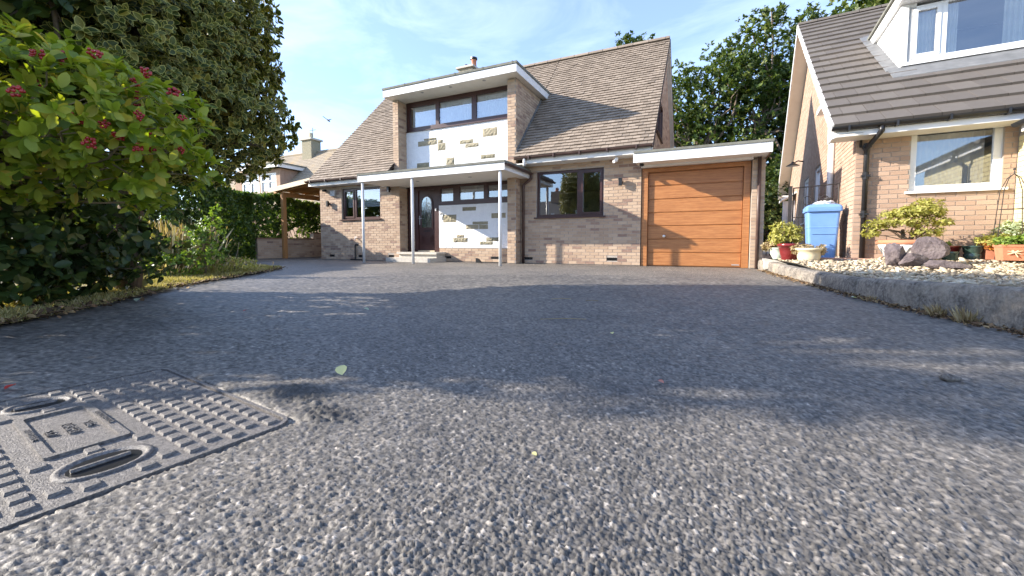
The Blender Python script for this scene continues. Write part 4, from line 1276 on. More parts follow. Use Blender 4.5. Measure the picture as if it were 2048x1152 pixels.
while s_ < tot - .1:
    e_ = min(s_ + .915, tot)
    mb = MB(); n = 16
    prof = [(0, -.05), (-.004, .15), (-.006, .3), (-.006, .45), (-.004, .62), (-.002, .80), (.006, .92), (.024, .99), (.06, 1.01), (.10, 1.01), (.14, .99), (.15, .9), (.15, -.05)]
    vs, fs = [], []
    for i in range(n + 1):
        p, h, t = kerb_at(s_ + .007 + (e_ - s_ - .014) * i / n)
        nx = Vector((-t.y, t.x, 0))
        if nx.x < 0: nx = -nx
        for q, w in prof:
            j = random.uniform(-.005, .005)
            vs.append(Vector((p.x, p.y, 0)) + nx * (q + j) + Vector((0, 0, h * w + random.uniform(-.004, .004))))
    m_ = len(prof)
    for i in range(n):
        for k in range(m_ - 1):
            fs.append((i * m_ + k, i * m_ + k + 1, (i + 1) * m_ + k + 1, (i + 1) * m_ + k))
    fs += [tuple(range(m_)), tuple(n * m_ + k for k in range(m_))]
    o = link('kerb_stone', mb.add(vs, fs).mesh('kerb_stone', (1.3, 5, 0), 'kerb', True), K)
    s_ = e_
def gravel():
    xs, ys = np.arange(.9, 9, .12), np.arange(-2.5, 9.7, .12)
    X, Y = np.meshgrid(xs, ys, indexing='ij')
    kx = np.interp(Y, [b for _, b, _ in KERB][::-1], [a for a, _, _ in KERB][::-1]) + .13
    X = np.maximum(X, kx)
    Z = bed_z(X, Y)
    idx = np.arange(X.size).reshape(X.shape)
    F = np.stack([idx[:-1, :-1], idx[1:, :-1], idx[1:, 1:], idx[:-1, 1:]], -1).reshape(-1, 4)
    o = link('gravel_bed', np_mesh('gravel_bed', np.stack([X, Y, Z], -1).reshape(-1, 3), F, 'gravelbase', smooth=True)); o['kind'] = 'structure'
    n = 15000
    y = 1.5 + 7.2 * rng.random(n) ** .8
    kx = np.interp(y, [b for _, b, _ in KERB][::-1], [a for a, _, _ in KERB][::-1]) + .16
    x = kx + rng.random(n) * np.where(y > 6, 3.6, 3.0)
    m = (x < 1.75 + (y < 8.2) * 9)
    x, y = x[m], y[m]; n = len(x)
    sz = np.exp(rng.normal(size=n) * .35) * .019
    B = np.array([(1, 0, 0), (0, 1, 0), (-1, 0, 0), (0, -1, 0), (0, 0, .8), (0, 0, -.6), (.75, .75, .35), (-.75, .75, .3), (-.7, -.75, .35), (.75, -.7, .3)])
    hull = np.array([(4, 0, 6), (4, 6, 1), (4, 1, 7), (4, 7, 2), (4, 2, 8), (4, 8, 3), (4, 3, 9), (4, 9, 0), (5, 6, 0), (5, 1, 6), (5, 7, 1), (5, 2, 7), (5, 8, 2), (5, 3, 8), (5, 9, 3), (5, 0, 9)])
    V = B[None] * (1 + rng.normal(size=(n, 10, 1)) * .18) * np.stack([np.ones(n), rng.uniform(.6, 1, n), rng.uniform(.4, .8, n)], -1)[:, None, :]
    a = rng.random(n) * 6.28
    tx, ty = rng.normal(size=n) * .3, rng.normal(size=n) * .3
    ca, sa = np.cos(a)[:, None], np.sin(a)[:, None]
    Vx, Vy, Vz = V[..., 0], V[..., 1], V[..., 2]
    Vz = Vz + Vx * tx[:, None] + Vy * ty[:, None]
    Vx, Vy = Vx * ca - Vy * sa, Vx * sa + Vy * ca
    V = np.stack([Vx, Vy, Vz], -1) * sz[:, None, None] + np.stack([x, y, bed_z(x, y) + sz * .35 + rng.random(n) * .012], -1)[:, None, :]
    FF = (hull[None] + (np.arange(n) * 10)[:, None, None]).reshape(-1, 3)
    tag(link('gravel', np_mesh('gravel', V.reshape(-1, 3), FF, 'pebble', np.repeat(rng.random(n), 10))), 'cream and buff gravel spread behind the concrete kerb', 'gravel', kind='stuff')
    # dead leaves and dry grass in the gutter under the kerb
    n = 2600
    y = 2.2 + 6.5 * rng.random(n) ** 1.4
    kx = np.interp(y, [b for _, b, _ in KERB][::-1], [a for a, _, _ in KERB][::-1])
    x = kx - np.abs(rng.normal(size=n)) * .05 - .005
    up = np.column_stack([rng.normal(size=(n, 2)), rng.normal(size=n) * .25]); nr = np.column_stack([rng.normal(size=(n, 2)) * .6, np.ones(n)])
    V, FF, r, _ = scatter(*leaf_template('oval')[:2], np.column_stack([x, y, .004 + rng.random(n) * .018]), up, nr, rng.uniform(.012, .035, n))
    tag(link('leaf_litter', np_mesh('leaf_litter', V, FF, 'litter', r)), 'brown leaf litter caught along the foot of the kerb', 'leaf litter', kind='stuff')
gravel()
def tuft(name, label, cat, c, n, h, spread, mat='l_bronze', group=None, w=.05):
    a = rng.random(n) * 6.28; rr = np.abs(rng.normal(size=n)) * spread
    P = np.column_stack([c[0] + rr * np.cos(a), c[1] + rr * np.sin(a), np.full(n, c[2])])
    up = norm(np.column_stack([np.cos(a) * rng.uniform(.1, .9, n), np.sin(a) * rng.uniform(.1, .9, n), np.ones(n)]))
    T = np.array([(-w, 0, 0), (w, 0, 0), (w * .7, .6, .05), (0, 1, .16)]); F2_ = np.array([(0, 1, 2), (0, 2, 3)])
    V, FF, r, _ = scatter(T, F2_, P, up, runit(n), rng.uniform(.4, 1.1, n) * h)
    return tag(link(name, np_mesh(name, V, FF, mat, r)), label, cat, group)
tuft('dry_grass_tuft', 'larger straw coloured grass tuft at the kerb foot near the photo right edge', 'grass tuft', (1.50, 3.55, 0), 170, .11, .035, group='grass tufts along the kerb')
tuft('dry_grass_tuft', 'straw coloured grass tuft close beside the larger one along the kerb', 'grass tuft', (1.455, 3.78, 0), 130, .10, .03, group='grass tufts along the kerb')
tuft('dry_grass_tuft', 'small thin dry grass tuft farther along the kerb towards the garage', 'grass tuft', (1.31, 4.55, 0), 80, .06, .04, group='grass tufts along the kerb')

# ================================================================== NEIGHBOUR (its plan is turned a little)
N = Thing('neighbour_house', 'orange brick house with dark interlocking roof tiles and white clad dormer', 'house', (3.2, 8.5, .2), turned=True)
NB = Masonry(N, 'nbrick')
NX, NE = 1.14, 8.05
NS = .677
def nroof(y): return 2.29 + (y - NE) * NS
NRY, NRZ = 14.6, 6.73
FN = front(8.5)
nwin = (2.15, 3.12, 1.29, 2.26)
mb = MB(); grid_wall(mb, FN, 1.5, 6.5, .05, 2.34, [nwin]); nw = N.part('front_wall', mb, 'mortar')
NB.wall(nw, FN, lay_bricks(1.5, 3.25, .27, 2.33, [nwin, (2.86, 3.02, .36, .43)]))
N.part('air_brick', MB().pbox(FN, 2.86, 3.02, .36, .43, -.03, .002), 'black')
w_ = window(N, FN, *nwin, [(2.225, 3.035, 1.375, 2.175, False)], 'white', d=-.035, sill=True)
mb = MB()
folds(N, FN, 2.2, 3.06, 1.36, 2.19, -.38, 'blind', w_, .006, .06, 'blind')
N.part('head_board', MB().pbox(FN, 2.06, 3.2, 2.262, 2.335, -.02, .02), 'soffit')
# left gable wall
FNL = leftf(1.5)
ngl = lambda s: min(NRZ - abs(s - NRY) * NS - .16, 9)
nw1 = (12.15, 13.05, .9, 2.40); nw2 = (14.2, 15.3, 1.1, 2.38)
mb = MB()
grid_wall(mb, FNL, 8.51, 20.4, .0, 2.42, [nw1, nw2], .25)
mb.prism([(8.51, 2.421), (20.4, 2.421), (20.4, ngl(20.4)), (NRY, ngl(NRY)), (8.51, ngl(8.51))], FNL, -.25, 0)
ng = N.part('gable_wall', mb, 'mortar')
NB.wall(ng, FNL, lay_bricks(8.51, 20.3, .27, 6.4, [nw1, nw2], inside=lambda s, t: t < ngl(s)))
window(N, FNL, *nw1, [(12.22, 12.98, .98, 2.33, True)], 'white', d=-.03)
window(N, FNL, *nw2, [(14.28, 14.7, 1.18, 2.3, True), (14.8, 15.22, 1.18, 2.3, False)], 'white', d=-.03)
# white soil pipe and lamp on the gable, small white overflow box
N.part('downpipe', MB().tube([(1.44, 10.35, .2), (1.44, 10.35, 2.9)], .055, 12), 'white', smooth=True)
N.part('overflow_box', MB().pbox(FNL, 10.2, 10.75, 3.16, 3.26, 0, .28), 'white')
lp = N.part('wall_lamp', MB().tube([FNL(15.6, 3.02, 0), FNL(15.6, 3.06, .15), FNL(15.6, 3.0, .26)], .02, 6), 'black')
N.part('lamp_shade', MB().lathe([(.03, .12), (.05, .08), (.19, .0), (.17, -.01)], FNL(15.6, 2.92, .28), 14), 'black', lp)
N.part('meter_plate', MB().pbox(FN, 1.535, 1.565, 2.02, 2.16, 0, .03), 'iron')
# roof
mb = MB()
def nslab(x0, x1, y0, z0, y1, z1, th, dr):
    mb.hexa([(x0, y0, z0 - th), (x1, y0, z0 - th), (x1, y1, z1 - th), (x0, y1, z1 - th), (x0, y0, z0 - dr), (x1, y0, z0 - dr), (x1, y1, z1 - dr), (x0, y1, z1 - dr)])
nslab(NX + .03, 6.5, NE + .03, nroof(NE + .03), NRY, NRZ, .10, .035)
nslab(NX + .03, 6.5, 20.5, NRZ - 5.9 * NS, NRY, NRZ, .10, .035)
nr_ = N.part('roof', mb, 'underlay')
DX0, DY = 2.30, 9.99      # dormer left cheek, front
rows = 19
NLn = math.hypot(NRY - NE, NRZ - 2.29); nuy, nuz = (NRY - NE) / NLn, (NRZ - 2.29) / NLn
ga_ = NLn / rows; tw = .30
def ntile(a, b, ln, th=.038):
    return [(a, 0, .0), (b, 0, .0), (b, ln, -.020), (a, ln, -.020), (a, 0, .006 + th), (b, 0, .006 + th), (b, ln, .0), (a, ln, .0)]
nt_me = MB().hexa(ntile(-tw / 2 + .003, tw / 2 - .003, ga_ + .06)).mesh('tile', (0, 0, 0), 'ntile')
nt_all = []
for k in range(rows):
    s = NX - (k % 2) * tw / 2
    while s < 6.5:
        a, b = max(s + .003, NX), min(s + tw - .003, 6.5); s += tw
        y, z = NE + nuy * k * ga_, 2.29 + nuz * k * ga_
        if b - a < .04: continue
        if a > DX0 - .1 and y > DY - .35 and y < 12.5 - ga_: continue
        nt_all.append((a, b, y, z))
mbt = MB()
nfull = sorted([t for t in nt_all if abs(t[1] - t[0] - tw + .006) < .002], key=lambda t: t[0] ** 2 + t[2] ** 2 + t[3] ** 2)
npick = {id(t) for t in nfull[:300]}
for t in nt_all:
    a, b, y, z = t
    jr = random.gauss(0, .003)
    if id(t) in npick:
        m = Matrix(((1, 0, 0), (0, nuy, -nuz), (0, nuz, nuy))).to_4x4(); m.translation = Vector(((a + b) / 2, y, z + random.uniform(-.002, .002))) - Vector(N.base)
        o = link('tile', nt_me, nr_); o.matrix_local = m @ Matrix.Rotation(jr, 4, 'Z')
    else:
        mbt.hexa([(x, y + nuy * p - nuz * q, z + nuz * p + nuy * q) for x, p, q in ntile(a, b, ga_ + .06)], random.random())
if mbt.v:
    o = N.part('roof_tiling', mbt, 'ntile'); o['kind'] = 'stuff'
for k in range(rows):   # white cloaked verge units, one per course
    y, z = NE + nuy * k * ga_, 2.29 + nuz * k * ga_
    N.part('verge_unit', MB().hexa([(NX - .03, y + nuy * p - nuz * q, z + nuz * p + nuy * q) if i in (0, 3, 4, 7) else (NX - .002, y + nuy * p - nuz * q, z + nuz * p + nuy * q) for i, (p, q) in enumerate([(0, -.11), (0, -.11), (ga_ - .01, -.13), (ga_ - .01, -.13), (0, .036), (0, .036), (ga_ - .01, .014), (ga_ - .01, .014)])]), 'oldwhite', nr_)
x_ = NX
while x_ < 6.4:
    mb = MB(); vs, fs = [], []
    for X in (x_, x_ + .438):
        for k in range(9):
            a_ = math.pi * k / 8; vs.append((X, NRY - .12 * math.cos(a_), NRZ - .03 + .10 * math.sin(a_)))
    for k in range(8): fs.append((k, k + 1, 10 + k, 9 + k))
    fs += [tuple(range(9)), tuple(range(9, 18))]
    N.part('ridge_tile', mb.add(vs, fs), 'ntile', nr_); x_ += .45
def nverge(X0, X1, y0, z0, y1, z1, top, th, name, mat):
    m2 = MB().hexa([(X0, y0, z0 - th), (X1, y0, z0 - th), (X1, y1, z1 - th), (X0, y1, z1 - th), (X0, y0, z0 - top), (X1, y0, z0 - top), (X1, y1, z1 - top), (X0, y1, z1 - top)])
    N.part(name, m2, mat, nr_)
nverge(NX - .02, NX + .01, 20.6, NRZ - 6.0 * NS, NRY, NRZ, -.03, .22, 'bargeboard', 'white')
nverge(NX + .011, 1.498, 20.6, NRZ - 6.0 * NS, NRY, NRZ, .13, .16, 'verge_soffit', 'soffit')
nverge(NX + .011, 1.498, NE, 2.29, NRY, NRZ, .13, .16, 'verge_soffit', 'soffit')
N.part('eaves_box', MB().box(NX - .02, 1.62, 20.1, 20.62, NRZ - 6.0 * NS - .36, NRZ - 6.0 * NS - .22), 'white')
# eaves
N.part('eaves_fascia', MB().box(NX + .0, 3.45, NE + .03, NE + .055, 2.13, 2.27), 'white')
N.part('eaves_soffit', MB().box(NX + .0, 3.45, NE + .056, 8.5, 2.135, 2.155), 'soffit')
N.part('eaves_end', MB().hexa([(NX - .015, NE + .03, 2.12), (NX + .012, NE + .03, 2.12), (NX + .012, 8.5, 2.12), (NX - .015, 8.5, 2.12), (NX - .015, NE + .03, 2.25), (NX + .012, NE + .03, 2.25), (NX + .012, 8.5, 2.50), (NX - .015, 8.5, 2.50)]), 'white')
N.part('gutter', half_gutter((NX - .03, NE - .03, 2.275), (3.5, NE - .03, 2.268), .055), 'black')
for X in np.arange(1.3, 3.4, .55): N.part('gutter_bracket', MB().box(X, X + .025, NE - .092, NE + .03, 2.205, 2.28), 'black')
dp = N.part('downpipe', MB().tube([(1.70, NE - .03, 2.24), (1.70, NE - .03, 2.16), (1.62, 8.42, 2.0), (1.62, 8.45, 1.9), (1.62, 8.45, .25)], .036, 12), 'black', smooth=True)
for Z in (2.0, 1.55, .95): N.part('pipe_clip', MB().box(1.565, 1.675, 8.41, 8.49, Z, Z + .03).tube([(1.62, 8.45, Z - .04), (1.62, 8.45, Z + .07)], .043, 10), 'black', dp)
# dormer: white boarded cheek, window, lead
chz = lambda y: nroof(y)
d_top = 4.72
FDN = leftf(DX0)
mb = MB()
z = 3.64; bd = []
while z < d_top:
    y1 = min(NE + (z + .09 - 2.29) / NS, 12.2)
    mb2 = MB().hexa([FDN(DY, z, -.03), FDN(y1, z, -.03), FDN(y1, z, .012), FDN(DY, z, .012), FDN(DY, z + .096, -.03), FDN(y1 + .1, z + .096, -.03), FDN(y1 + .1, z + .096, .002), FDN(DY, z + .096, .002)])
    bd.append(mb2); z += .10
N.part('dormer_cheek', MB().prism([(DY, 3.45), (DY, d_top), (11.7, d_top)], FDN, -.2, -.031), 'white')
dch = N.o.children[-1]
for b_ in bd: N.part('cladding_board', b_, 'white', dch)
FDF = front(DY)
dw = window(N, FDF, DX0 + .10, 5.2, 3.70, 4.66, [(2.49, 2.80, 3.80, 4.60, True), (2.90, 4.28, 3.77, 4.63, False), (4.4, 5.1, 3.77, 4.63, False)], 'white', d=0.0, sill=False, depth=.08)
N.part('sill', MB().pbox(FDF, DX0 + .02, 5.2, 3.645, 3.699, -.05, .07), 'white', dw)
N.part('corner_post', MB().pbox(FDF, DX0 - .005, DX0 + .098, 3.64, d_top, -.1, .02), 'white', dch)
folds(N, FDF, 2.48, 2.80, 3.78, 4.62, -.12, 'cloth', dw, .02, .055)
folds(N, FDF, 2.91, 3.06, 3.75, 4.65, -.12, 'cloth', dw, .02, .05)
folds(N, FDF, 3.60, 4.28, 3.75, 4.65, -.12, 'cloth', dw, .025, .06)
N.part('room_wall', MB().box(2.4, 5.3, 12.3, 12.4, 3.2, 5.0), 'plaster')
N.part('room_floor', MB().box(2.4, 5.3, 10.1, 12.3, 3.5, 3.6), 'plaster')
N.part('lead_apron', MB().hexa([(DX0 - .16, DY - .42, nroof(DY - .42) + .03), (5.3, DY - .42, nroof(DY - .42) + .03), (5.3, DY - .005, nroof(DY) + .04), (DX0 - .16, DY - .005, nroof(DY) + .04), (DX0 - .16, DY - .42, nroof(DY - .42) + .045), (5.3, DY - .42, nroof(DY - .42) + .045), (5.3, DY - .005, nroof(DY) + .055), (DX0 - .16, DY - .005, nroof(DY) + .055)]).pbox(FDF, DX0, 5.3, 3.46, 3.644, -.05, .006), 'lead')
N.part('lead_soaker', MB().hexa([(DX0 - .19, DY - .1, nroof(DY - .1) + .035), (DX0 - .003, DY - .1, nroof(DY - .1) + .035), (DX0 - .003, 12.2, nroof(12.2) + .035), (DX0 - .19, 12.2, nroof(12.2) + .035), (DX0 - .19, DY - .1, nroof(DY - .1) + .05), (DX0 - .003, DY - .1, nroof(DY - .1) + .06), (DX0 - .003, 12.2, nroof(12.2) + .06), (DX0 - .19, 12.2, nroof(12.2) + .05)]), 'lead')
# dormer roof with white fascias (slopes down towards the ridge side)
mb = MB().hexa([(DX0 - .06, DY - .28, d_top), (5.4, DY - .28, d_top), (5.4, 12.4, d_top + .02), (DX0 - .06, 12.4, d_top + .02), (DX0 - .06, DY - .28, d_top + .2), (5.4, DY - .28, d_top + .2), (5.4, 12.4, d_top + .22), (DX0 - .06, 12.4, d_top + .22)])
N.part('dormer_roof', mb, 'white')
N.part('felt_roof', MB().hexa([(DX0 - .10, DY - .32, d_top + .202), (5.4, DY - .32, d_top + .202), (5.4, 12.5, d_top + .222), (DX0 - .10, 12.5, d_top + .222), (DX0 - .10, DY - .32, d_top + .25), (5.4, DY - .32, d_top + .25), (5.4, 12.5, d_top + .27), (DX0 - .10, 12.5, d_top + .27)]), 'felt')
# pale yellow wing to the right
YB = Masonry(N, 'ybrick', limit=0)
mb = MB().box(3.26, 6.4, 5.2, 8.49, .05, 2.02); yw = N.part('wing_wall', mb, 'mortar')
FY = leftf(3.26)
ymb = MB()
for (p, q, t0_, t1_) in lay_bricks(5.2, 8.48, .27, 2.01): ymb.pbox(FY, p, q, t0_, t1_, -.006, .007, random.random())
for (p, q, t0_, t1_) in lay_bricks(3.26, 6.4, .27, 2.01): ymb.pbox(front(5.2), p, q, t0_, t1_, -.006, .007, random.random())
o = N.part('wing_brickwork', ymb, 'ybrick'); o['kind'] = 'stuff'
mb = MB().hexa([(3.08, 4.9, 2.03), (6.5, 4.9, 2.9), (6.5, 8.6, 2.9), (3.08, 8.04, 2.03), (3.08, 4.9, 2.10), (6.5, 4.9, 2.98), (6.5, 8.6, 2.98), (3.08, 8.04, 2.10)])
N.part('wing_roof', mb, 'ntile')
N.part('wing_fascia', MB().box(3.10, 3.125, 4.9, 8.04, 1.96, 2.06), 'white')
N.part('wing_gutter', half_gutter((3.05, 4.85, 2.07), (3.05, 8.04, 2.07), .05), 'black')
N.part('wing_downpipe', MB().tube([(3.05, 7.2, 2.02), (3.05, 7.2, 1.95), (3.21, 7.2, 1.8), (3.21, 7.2, .25)], .034, 10), 'black', smooth=True)
N.part('rear_wall', MB().box(1.5, 6.4, 20.2, 20.4, .05, 2.4), 'nbrick')
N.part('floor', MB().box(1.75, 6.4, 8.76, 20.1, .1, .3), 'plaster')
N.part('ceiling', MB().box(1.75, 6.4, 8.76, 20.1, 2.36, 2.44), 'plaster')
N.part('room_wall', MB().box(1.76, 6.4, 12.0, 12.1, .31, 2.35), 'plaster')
NB.build()
o = single('paving_edge', MB().box(.75, 3.24, 8.30, 8.49, .16, .265), 'paving', None, None, (2, 8.4, .2), turned=True, kind='structure')
o = single('side_path', MB().box(.30, 1.49, 8.50, 21, .05, .205), 'concrete', None, None, (1, 12, .2), turned=True, kind='structure')

# ---- wheelie bin
B_ = Thing('wheelie_bin', 'blue wheelie bin with closed lid beside the neighbour house corner', 'wheelie bin', (1.156, 9.0, .205), turned=True)
def bx_ring(z, w, d, y0): return [(1.156 - w / 2, 9.0 - d / 2 + y0, z), (1.156 + w / 2, 9.0 - d / 2 + y0, z), (1.156 + w / 2, 9.0 + d / 2 + y0, z), (1.156 - w / 2, 9.0 + d / 2 + y0, z)]
def loft(rings):
    mb = MB(); vs = [p for r_ in rings for p in r_]; n = len(rings[0]); fs = []
    for i in range(len(rings) - 1):
        for k in range(n): fs.append((i * n + k, i * n + (k + 1) % n, (i + 1) * n + (k + 1) % n, (i + 1) * n + k))
    fs += [tuple(range(n))[::-1], tuple((len(rings) - 1) * n + k for k in range(n))]
    return mb.add(vs, fs)
def rrect(z, w, d, y0=0.0, r=.035):
    w, d = w * .84, d * .74
    pts = []
    for cx_, cy_, a0 in ((w / 2 - r, d / 2 - r, 0), (-w / 2 + r, d / 2 - r, 90), (-w / 2 + r, -d / 2 + r, 180), (w / 2 - r, -d / 2 + r, 270)):
        for k in range(4):
            a = R(a0 + 30 * k); pts.append((1.156 + cx_ + r * math.cos(a), 9.0 + y0 + cy_ + r * math.sin(a), z))
    return pts
B_.part('body', loft([rrect(.215, .44, .50), rrect(.30, .45, .51), rrect(.60, .49, .55), rrect(.765, .51, .575), rrect(.77, .522, .587), rrect(.785, .522, .587), rrect(.79, .513, .578), rrect(1.04, .545, .615), rrect(1.045, .57, .64), rrect(1.075, .575, .645)]), 'bin', smooth=False)
lid = B_.part('lid', loft([rrect(1.08, .60, .70, .0), rrect(1.12, .605, .705, .0), rrect(1.155, .55, .64, .0), rrect(1.175, .44, .52, .0)]), 'bin')
B_.part('lid_lip', loft([rrect(1.05, .605, .70, -.005), rrect(1.079, .615, .71, -.005)]), 'bin', lid)
B_.part('front_rib', MB().box(1.0, 1.31, 8.782, 8.81, .66, .668), 'bin')
for X in (1.0, 1.31):
    wv = B_.part('wheel', MB().tube([(X - .03, 9.21, .305), (X + .03, 9.21, .305)], .10, 16), 'black')
    B_.part('hub', MB().tube([(X - .034, 9.21, .305), (X + .034, 9.21, .305)], .03, 10), 'grey', wv)
B_.part('handle', MB().tube([(.98, 9.24, 1.06), (.98, 9.31, 1.09), (1.33, 9.31, 1.09), (1.33, 9.24, 1.06)], .016, 8), 'bin')
bg_ = Thing('carrier_bag', 'crumpled white paper and plastic lying on the blue bin lid', 'bag', (1.17, 8.98, 1.178), turned=True)
mb = MB(); mb.ball((1.15, 8.95, 1.19), .12, 12, 7, sc=(1.1, .9, .32)).ball((1.24, 8.93, 1.21), .07, 10, 6, sc=(1.1, 1, .6))
mb.v = [(x + random.gauss(0, .012), y + random.gauss(0, .012), max(z + random.gauss(0, .012), 1.178)) for x, y, z in mb.v]
bg_.part('paper', mb, 'white')
mb = MB().ball((1.22, 8.9, 1.265), .05, 10, 6, sc=(1.3, 1, .55)); bg_.part('dark_opening', mb, 'iron')

# ---- metal gate and rear railings between the houses
GT = Thing('metal_gate', 'thin black wrought iron gate with scrolls behind the blue bin', 'gate', (1.1, 9.6, .2), turned=True)
GT.part('gate_post', MB().box(.70, .76, 9.57, 9.63, .2, 1.60), 'iron')
fr_ = GT.part('gate_frame', MB().tube([(.78, 9.6, 1.56), (1.47, 9.6, 1.60)], .012, 6).tube([(.78, 9.6, .3), (1.47, 9.6, .3)], .012, 6).tube([(.78, 9.6, .25), (.78, 9.6, 1.57)], .012, 6).tube([(1.47, 9.6, .25), (1.47, 9.6, 1.60)], .012, 6).tube([(.78, 9.6, 1.0), (1.47, 9.6, 1.0)], .010, 6), 'iron')
for i in range(1, 7): GT.part('gate_bar', MB().tube([(.78 + i * .098, 9.6, .3), (.78 + i * .098, 9.6, 1.58)], .007, 5), 'iron')
for cx_, sg in ((1.02, 1), (1.24, -1)):
    GT.part('scroll', MB().tube([(cx_ + sg * (.03 + .018 * t) * math.cos(t) - sg * .0, 9.585, 1.33 + (.03 + .018 * t) * math.sin(t)) for t in np.linspace(0, 6.5, 22)], .006, 5), 'iron')
RL = Thing('railings', 'row of dark upright railings behind the garage side', 'railing', (.55, 11.5, .2), turned=True)
RL.part('rail', MB().tube([(.35, 11.5, .75), (.95, 11.5, .75)], .012, 6).tube([(.35, 11.5, .35), (.95, 11.5, .35)], .012, 6), 'iron')
for i in range(9): RL.part('railing_bar', MB().tube([(.37 + i * .07, 11.5, .2), (.37 + i * .07, 11.5, .85)], .008, 5), 'iron')
CN = Thing('lean_to', 'small white lean-to beside the rear of the neighbour house', 'lean-to', (1.0, 17.5, .2), turned=True)
CN.part('wall', MB().box(1.12, 1.48, 17.5, 17.6, .2, 2.0), 'white'); CN.part('roof', MB().hexa([(1.06, 17.3, 2.0), (1.49, 17.3, 2.25), (1.49, 18.5, 2.25), (1.06, 18.5, 2.0), (1.06, 17.3, 2.07), (1.49, 17.3, 2.32), (1.49, 18.5, 2.32), (1.06, 18.5, 2.07)]), 'white')
for i in range(6): CN.part('board', MB().box(1.125 + i * .06, 1.125 + i * .06 + .052, 17.48, 17.499, .22, 1.98), 'white', CN.o.children[0])

# ---- pots and plants by the neighbour's wall
def pot(name, label, c, prof, mat, seg=26, group='pots in front of the neighbour house', fl=None, soil=True):
    t = Thing(name, label, 'plant pot', c, turned=True, group=group)
    t.part('pot', MB().lathe(prof, c, seg, fl=fl), mat, smooth=True)
    if soil:
        r_ = prof[-1][0]; h_ = max(p[1] for p in prof)
        mb = MB().lathe([(r_ * .93, h_ - .03), (r_ * .90, h_ - .012), (r_ * .3, h_ - .005)], c, seg)
        t.part('soil', mb, 'soil')
    return t
def vessel(rb, rt, h, rim=.012, rimh=.03, belly=0.0):
    return [(rb * .9, 0), (rb, .01), ((rb + rt) / 2 + belly, h * .5), (rt - .004, h - rimh), (rt + rim, h - rimh + .003), (rt + rim, h - .003), (rt, h), (rt - .014, h), (rt - .018, h - .04)]
def shrub_on(t, c, lobes, n, size, mat, spread=(45, 95), tm='quad', trunk=None, seed=1, k=(5, 8), amp=.05):
    p, d = lobe_points(lobes, n, .55)
    pos, ax, nr, sz = rosettes(p, norm(d + np.array([0, 0, .7])), k, size, spread)
    foliage(t, pos, ax, nr, sz, tm, mat, width=.8)
    mb = MB()
    r = random.Random(seed)
    for i in range(14):
        L = r.choice(lobes)
        q = (L[0] + r.uniform(-.6, .6) * L[3], L[1] + r.uniform(-.6, .6) * L[4], L[2] + r.uniform(-.4, .5) * L[5])
        mb.tube(limb(c, q, 4, .05, i), [.009, .007, .006, .004, .003], 5)
    t.part('stems', mb, trunk or 'bark')
c = (.64, 8.3, .215)
t = pot('plant_pot', 'glossy oxblood red pot holding a bushy yellow green shrub', c, vessel(.105, .16, .285, .015, .05), 'redglaze')
shrub_on(t, (c[0], c[1], c[2] + .27), [(.56, 8.3, .70, .23, .2, .17), (.70, 8.28, .66, .15, .18, .15), (.48, 8.3, .60, .14, .15, .12)], 260, .055, 'l_yellow')
c = (.885, 8.02, .215)
t = pot('plant_pot', 'low cream ribbed bowl pot with dried trailing plant', c, [(.13, 0), (.14, .01), (.15, .05), (.155, .10), (.165, .17), (.19, .18), (.195, .205), (.185, .215), (.17, .215), (.165, .18)], 'cream', fl=lambda a, z: .012 * math.sin(z * 140))
shrub_on(t, (c[0], c[1], c[2] + .2), [(c[0] - .05, c[1], .44, .17, .13, .05), (c[0] + .17, c[1], .40, .07, .1, .09), (c[0] - .19, c[1], .40, .05, .08, .06)], 110, .045, 'l_bronze')
c = (.52, 8.8, .215)
t = pot('plant_pot', 'pale green painted pot with a dry straggly plant behind the red pot', c, vessel(.08, .13, .21, .008, .02, .02), 'mint')
shrub_on(t, (c[0], c[1], c[2] + .2), [(c[0] - .06, c[1], .48, .18, .15, .10), (c[0] - .15, c[1], .44, .10, .1, .08)], 90, .055, 'l_bronze')
c = (2.03, 7.95, .225)
t = pot('plant_pot', 'large white patterned bowl with terracotta rim holding a spreading yellow maple', c, [(.16, 0), (.18, .01), (.25, .10), (.30, .2), (.33, .272)], 'bowl', 36, soil=False)
t.part('rim', MB().lathe([(.333, .262), (.345, .27), (.352, .32), (.335, .325), (.315, .325), (.31, .28)], c, 36), 'terracotta', smooth=True)
t.part('soil', MB().lathe([(.32, .28), (.31, .297), (.1, .31)], c, 24), 'soil')
mb = MB()
for i in range(20):
    a_ = i * 2 * math.pi / 20
    def rp(aa, z): rr_ = np.interp(z, [0, .01, .1, .2, .272], [.16, .18, .25, .30, .33]) + .002; return (c[0] + rr_ * math.cos(aa), c[1] + rr_ * math.sin(aa), c[2] + z)
    mb.tube([rp(a_, .13), rp(a_ + .157, .22)], .007, 4); mb.tube([rp(a_ + .157, .22), rp(a_ + .314, .13)], .007, 4)
    mb.ball(rp(a_ + .157, .09), .018, 6, 4)
t.part('zigzag_pattern', mb, 'lead')
lob = [(1.98, 7.9, .80, .30, .26, .07), (2.18, 7.9, .98, .22, .24, .12), (2.05, 7.9, .95, .22, .22, .08), (1.70, 7.85, .78, .20, .2, .07), (2.32, 7.9, .80, .17, .18, .06), (1.60, 7.85, .66, .12, .12, .06), (2.18, 7.85, .66, .22, .15, .07), (1.86, 7.9, .92, .2, .2, .06), (2.3, 7.9, .93, .12, .14, .06), (2.2, 7.9, 1.08, .15, .15, .05)]
shrub_on(t, (c[0] + .03, c[1], .50), lob, 640, .05, 'l_yellow', (50, 100), amp=.04)
